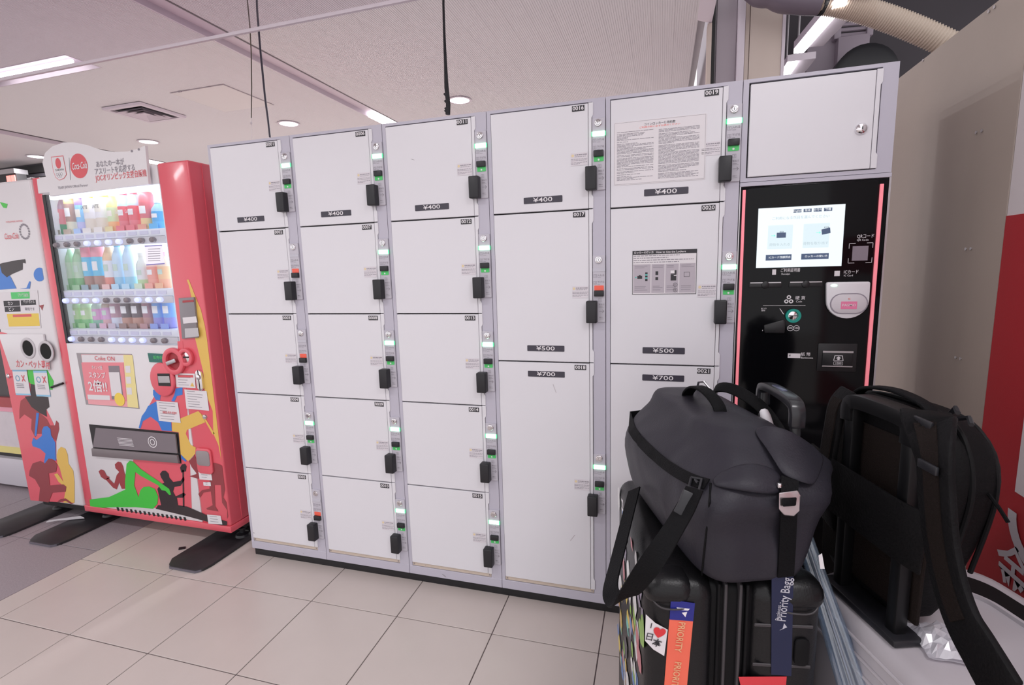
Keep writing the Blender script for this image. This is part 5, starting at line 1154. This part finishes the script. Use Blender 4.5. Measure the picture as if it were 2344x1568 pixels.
# ---- clear umbrella between the cases
UT = atD(1757, 968, 1.06); UB = atZ(1942, 1540, .50); ud = (UB - UT).normalized(); UF = UT + ud * ((UT.z - .012) / -ud.z)
o = thing('umbrella', 'folded clear vinyl umbrella with a white handle leaning between the suitcases', 'umbrella', tuple(UF))
U = lambda t: UT + (UF - UT) * t
MB().tube([UT - ud * .030, UT - ud * .026, UT - ud * .015, U(.10), U(.13)], [.004, .0085, .0105, .0105, .009], 14).build('handle', mat('handle_white', (.82, .80, .84), .25), o)
MB().tube([U(.12), U(.98)], .004, 8).build('shaft', STEEL, o)
MB().tube([U(.95), U(1.0)], [.005, .003], 8).build('ferrule', BLACKPL, o)
rg = []; s1 = V((1, 0, 0)); s1 = (s1 - ud * s1.dot(ud)).normalized(); s2 = ud.cross(s1)
for i, (t, r) in enumerate(((.16, .010), (.22, .015), (.32, .019), (.45, .025), (.6, .031), (.75, .031), (.88, .02), (.95, .008))):
    ring = []
    for k in range(48):
        a = 2 * math.pi * k / 48; rr_ = r * .82 * (1 + .22 * math.sin(8 * a + i * .5)); ring.append(U(t) + (s1 * math.cos(a) + s2 * math.sin(a)) * rr_)
    rg.append(ring)
loft(rg).build('canopy', glassy('vinyl', (.82, .89, .97), .13, .10, .16, (.50, .60, .72)), o, ang=180)

# ---- white suitcase
PC = V((2.17, -.68, 0)); WRZ = .336
o = thing('suitcase', 'white hard-shell suitcase with black zip and raised black trolley handle', 'suitcase', tuple(PC), WRZ); WS = o
L = lambda mb, nm, m, par=None, **k: mb.build(nm, m, par or WS, local=True, **k)
SWH = mat('shell_white', (.52, .485, .52), .35, bump=.05, bscale=120)
def rloop(x0, x1, y0, y1, r, z, n=7):
    return [(x, y, z) for x, y in rrect(x0, x1, y0, y1, r, n)]
wx0, wx1, wy0, wy1 = -.040, .345, -.36, .15
rings = [rloop(wx0 + .03, wx1 - .03, wy0 + .03, wy1 - .03, .05, .05), rloop(wx0 + .008, wx1 - .008, wy0 + .008, wy1 - .008, .07, .065), rloop(wx0, wx1, wy0, wy1, .08, .10), rloop(wx0, wx1, wy0, wy1, .08, .575), rloop(wx0 + .004, wx1 - .004, wy0 + .004, wy1 - .004, .078, .588), rloop(wx0 + .012, wx1 - .012, wy0 + .012, wy1 - .012, .072, .596), rloop(wx0 + .026, wx1 - .026, wy0 + .026, wy1 - .026, .06, .598)]
L(loft(rings), 'shell', SWH, ang=50)
def band(off, w_, z0, z1, m, nm):
    a = rloop(wx0 + off, wx1 - off, wy0 + off, wy1 - off, .08 - off * .6, z1); b = rloop(wx0 + off + w_, wx1 - off - w_, wy0 + off + w_, wy1 - off - w_, .08 - (off + w_) * .6, z1); mb = MB(); n = len(a)
    mb.v = [V(p) for p in a] + [V(p) for p in b] + [V((p[0], p[1], z0)) for p in a] + [V((p[0], p[1], z0)) for p in b]
    for k in range(n):
        k2 = (k + 1) % n; mb.f += [[k, k2, n + k2, n + k], [2 * n + k, 2 * n + k2, k2, k], [n + k, n + k2, 3 * n + k2, 3 * n + k]]
    L(mb, nm, m, ang=50)
def half_band(o0, o1, z0, z1, m, nm):     # runs along the far and right sides only
    a = [p for p in rloop(wx0 + o0, wx1 - o0, wy0 + o0, wy1 - o0, .07, z1, 9) if p[0] > .10]; b = [p for p in rloop(wx0 + o1, wx1 - o1, wy0 + o1, wy1 - o1, .055, z1, 9) if p[0] > .10]
    ins = lambda q_: sorted(q_, key=lambda p: math.atan2(p[1] - (wy0 + wy1) / 2, p[0] - .10)); a, b = ins(a), ins(b); n = min(len(a), len(b)); a, b = a[:n], b[:n]
    mb = MB(); mb.v = [V(p) for p in a + b] + [V((p[0], p[1], z0)) for p in a + b]
    for k in range(n - 1): mb.f += [[k, k + 1, n + k + 1, n + k], [2 * n + k, 2 * n + k + 1, k + 1, k], [n + k, n + k + 1, 3 * n + k + 1, 3 * n + k]]
    L(mb, nm, m, ang=50)
half_band(.045, .092, .590, .603, ZIP, 'zip_band')
half_band(.092, .099, .590, .606, SWH, 'lid_rim')
for k in range(3):
    L(MB().tube([(wx0 - .001, -.14, .566 - .029 * k), (wx0 - .001, .10, .566 - .029 * k)], .0035, 8), 'ridge', SWH)
L(MB().box(-.026, .030, -.090, .105, .600, .614), 'handle_base', BLACKPL, bevel=.004)
TL = mat('trolley_black', (.005, .005, .006), .38, spec=.3)
for y in (-.062, .076): L(MB().box(-.013, .011, y - .012, y + .012, .61, 1.0), 'trolley_leg', TL, bevel=.004)
hh = [(0, -.065, .96), (0, -.065, .985), (0, -.052, 1.0), (0, .007, 1.003), (0, .066, 1.0), (0, .079, .985), (0, .079, .96)]
L(MB().strap(cr([V(p) for p in hh], 4), (1, 0, 0), .036, .026), 'trolley_grip', TL, bevel=.004)
for x, y in ((.02, -.30), (.29, -.30), (.02, .09), (.29, .09)): L(MB().lathe([(.014, -.024), (.026, -.022), (.026, .022), (.014, .024)], 16, (x, y, .026), axis='x'), 'wheel', ZIP)

# ---- backpack slipped over the white case's handle
o = thing('backpack', 'black backpack slipped over the raised handle of the white suitcase', 'backpack', tuple(PC + V((0, 0, .605))), WRZ); BP = o
L = lambda mb, nm, m, par=None, **k: mb.build(nm, m, par or BP, local=True, **k)
BPC = mat('backpack_cloth', (.005, .0047, .0055), .6, noise=.2, nscale=20, bump=.3, bscale=200, spec=.15); BPM = mat('backpack_mesh', (.013, .009, .008), .7, bump=.4, bscale=400, spec=.12)
folds(BPC, 9.0, .02, .5)
WN, WM = V((math.cos(WRZ), math.sin(WRZ), 0)), V((-math.sin(WRZ), math.cos(WRZ), 0))
def pl(px, py, x):          # point of the plane x = const in the case's frame (z from the backpack's foot)
    d = ray(px, py); p0 = PC + WN * x; t = (p0 - CAMPOS).dot(WN) / d.dot(WN); p = CAMPOS + d * t - PC; return V((x, p.dot(WM), p.z - .605))
lay = [(.0, .03, .085, -.02, .16, 4), (.010, .022, .10, -.045, .178, 4), (.06, .018, .118, -.060, .19, 4), (.13, .017, .135, -.072, .198, 4), (.20, .017, .148, -.090, .20, 4), (.27, .018, .155, -.104, .20, 3.8), (.32, .020, .155, -.105, .195, 3.4), (.36, .022, .148, -.090, .182, 3.0), (.385, .028, .135, -.06, .155, 2.7), (.400, .04, .115, -.02, .12, 2.4)]
rings = []
for (z, x0, x1, y0, y1, e) in lay:
    rings.append([(x + hn(x, y, zz, .8) * .003, y + hn(y, x, zz, .9) * .003, zz) for x, y, zz in sup((x0 + x1) / 2, (y0 + y1) / 2, (x1 - x0) / 2, (y1 - y0) / 2, z, e, 56)])
bb = L(loft(rings), 'body', BPC, ang=180); md = bb.modifiers.new('smooth', 'SUBSURF'); md.levels = 1; md.render_levels = 1
L(MB().prism([(.014, -.085, .03), (.014, .165, .03), (.014, .175, .27), (.014, .13, .35), (.014, -.04, .35), (.014, -.09, .28)], (.008, 0, 0)), 'back_pad', BPM, bevel=.004)
L(MB().strap([(-.010, .185, .215), (-.020, .12, .212), (-.022, -.07, .205), (-.012, -.115, .202)], (0, 0, 1), .110, .005), 'luggage_sleeve', BPC, bevel=.002)
def zrun(x, ins, top): return [(x, .20 - ins, .08), (x, .20 - ins, .25), (x, .18 - ins, top - .045), (x, .13, top - .01), (x, .04, top), (x, -.04, top - .008), (x, -.085 + ins, top - .045), (x, -.103 + ins, .27), (x, -.075 + ins, .12)]
L(MB().tube(cr([V(p) for p in zrun(.07, 0, .402)], 6), .005, 8), 'zip', ZIP)
L(MB().tube(cr([V(p) for p in zrun(.115, .002, .392)], 6), .004, 8), 'zip', ZIP)
L(MB().tube([(.07, -.05, .40), (.06, -.07, .418), (.05, -.085, .414)], .004, 6), 'zip_pull', BLACKPL)
L(MB().tube([(.075, -.06, .395), (.07, -.085, .405), (.06, -.10, .398)], .004, 6), 'zip_pull', BLACKPL)
L(MB().strap(cr([V(p) for p in ((.045, .15, .365), (.05, .12, .405), (.055, .05, .418), (.055, -.02, .408), (.05, -.05, .385))], 5), (1, 0, 0), .024, .007), 'grab_handle', WEB, bevel=.003)
for sgn, pth in ((1, [pl(2118, 945, .02), pl(2130, 975, -.012), pl(2138, 1040, -.034), pl(2143, 1130, -.038), pl(2152, 1230, -.040), pl(2172, 1330, -.042), pl(2203, 1420, -.046), pl(2245, 1495, -.052), pl(2300, 1590, -.06)]),
                 (2, [pl(1945, 893, .02), pl(1918, 925, .0), pl(1905, 985, -.012), pl(1895, 1050, -.012), pl(1892, 1130, .0), pl(1900, 1200, .02)])):
    pth = cr(pth, 6)
    L(MB().strap(pth, (.15, 1, .05), .070 if sgn == 1 else .05, .012), 'shoulder_strap', BPC, bevel=.004)
    L(MB().strap([p + V((-.0075, .0, 0)) for p in pth[4:-12]], (.15, 1, .05), .030, .003), 'strap_webbing', BPM)
    if sgn == 1:
        for i_ in (5, 14): L(MB().strap([pth[i_] + V((-.011, 0, .007)), pth[i_] + V((-.011, 0, -.007))], (.15, 1, .05), .040, .006), 'strap_buckle', BLACKPL, bevel=.002)
L(MB().tube([pl(2262, 1130, .10), pl(2285, 1160, .10), pl(2308, 1196, .10)], .003, 6), 'cord', WEB)
# plastic bag corner under the backpack
m = MB(); rb = random.Random(4); N_ = 11
gz = [[(max(0, 1 - (((i - 5) / 5.2) ** 2 + ((j - 5) / 5.2) ** 2)) ** .5) * (.6 + .8 * rb.random()) for j in range(N_)] for i in range(N_)]
for top_ in (1, 0):
    for i in range(N_):
        for j in range(N_): m.v.append(V((2.262 + (i - 5) * .0085 + rb.uniform(-.002, .002), -.745 + (j - 5) * .0085 + rb.uniform(-.002, .002), .604 + (.002 + .022 * gz[i][j] if top_ else 0))))
for i in range(N_ - 1):
    for j in range(N_ - 1):
        q_ = [i * N_ + j, (i + 1) * N_ + j, (i + 1) * N_ + j + 1, i * N_ + j + 1]; m.f += [q_, [N_ * N_ + x for x in q_[::-1]]]
tag(m.build('plastic_bag', glassy('bag_film', (.95, .95, .98), .15, .15, .55, (.8, .78, .84)), smooth=False), 'crumpled clear plastic bag under the backpack', 'bag')
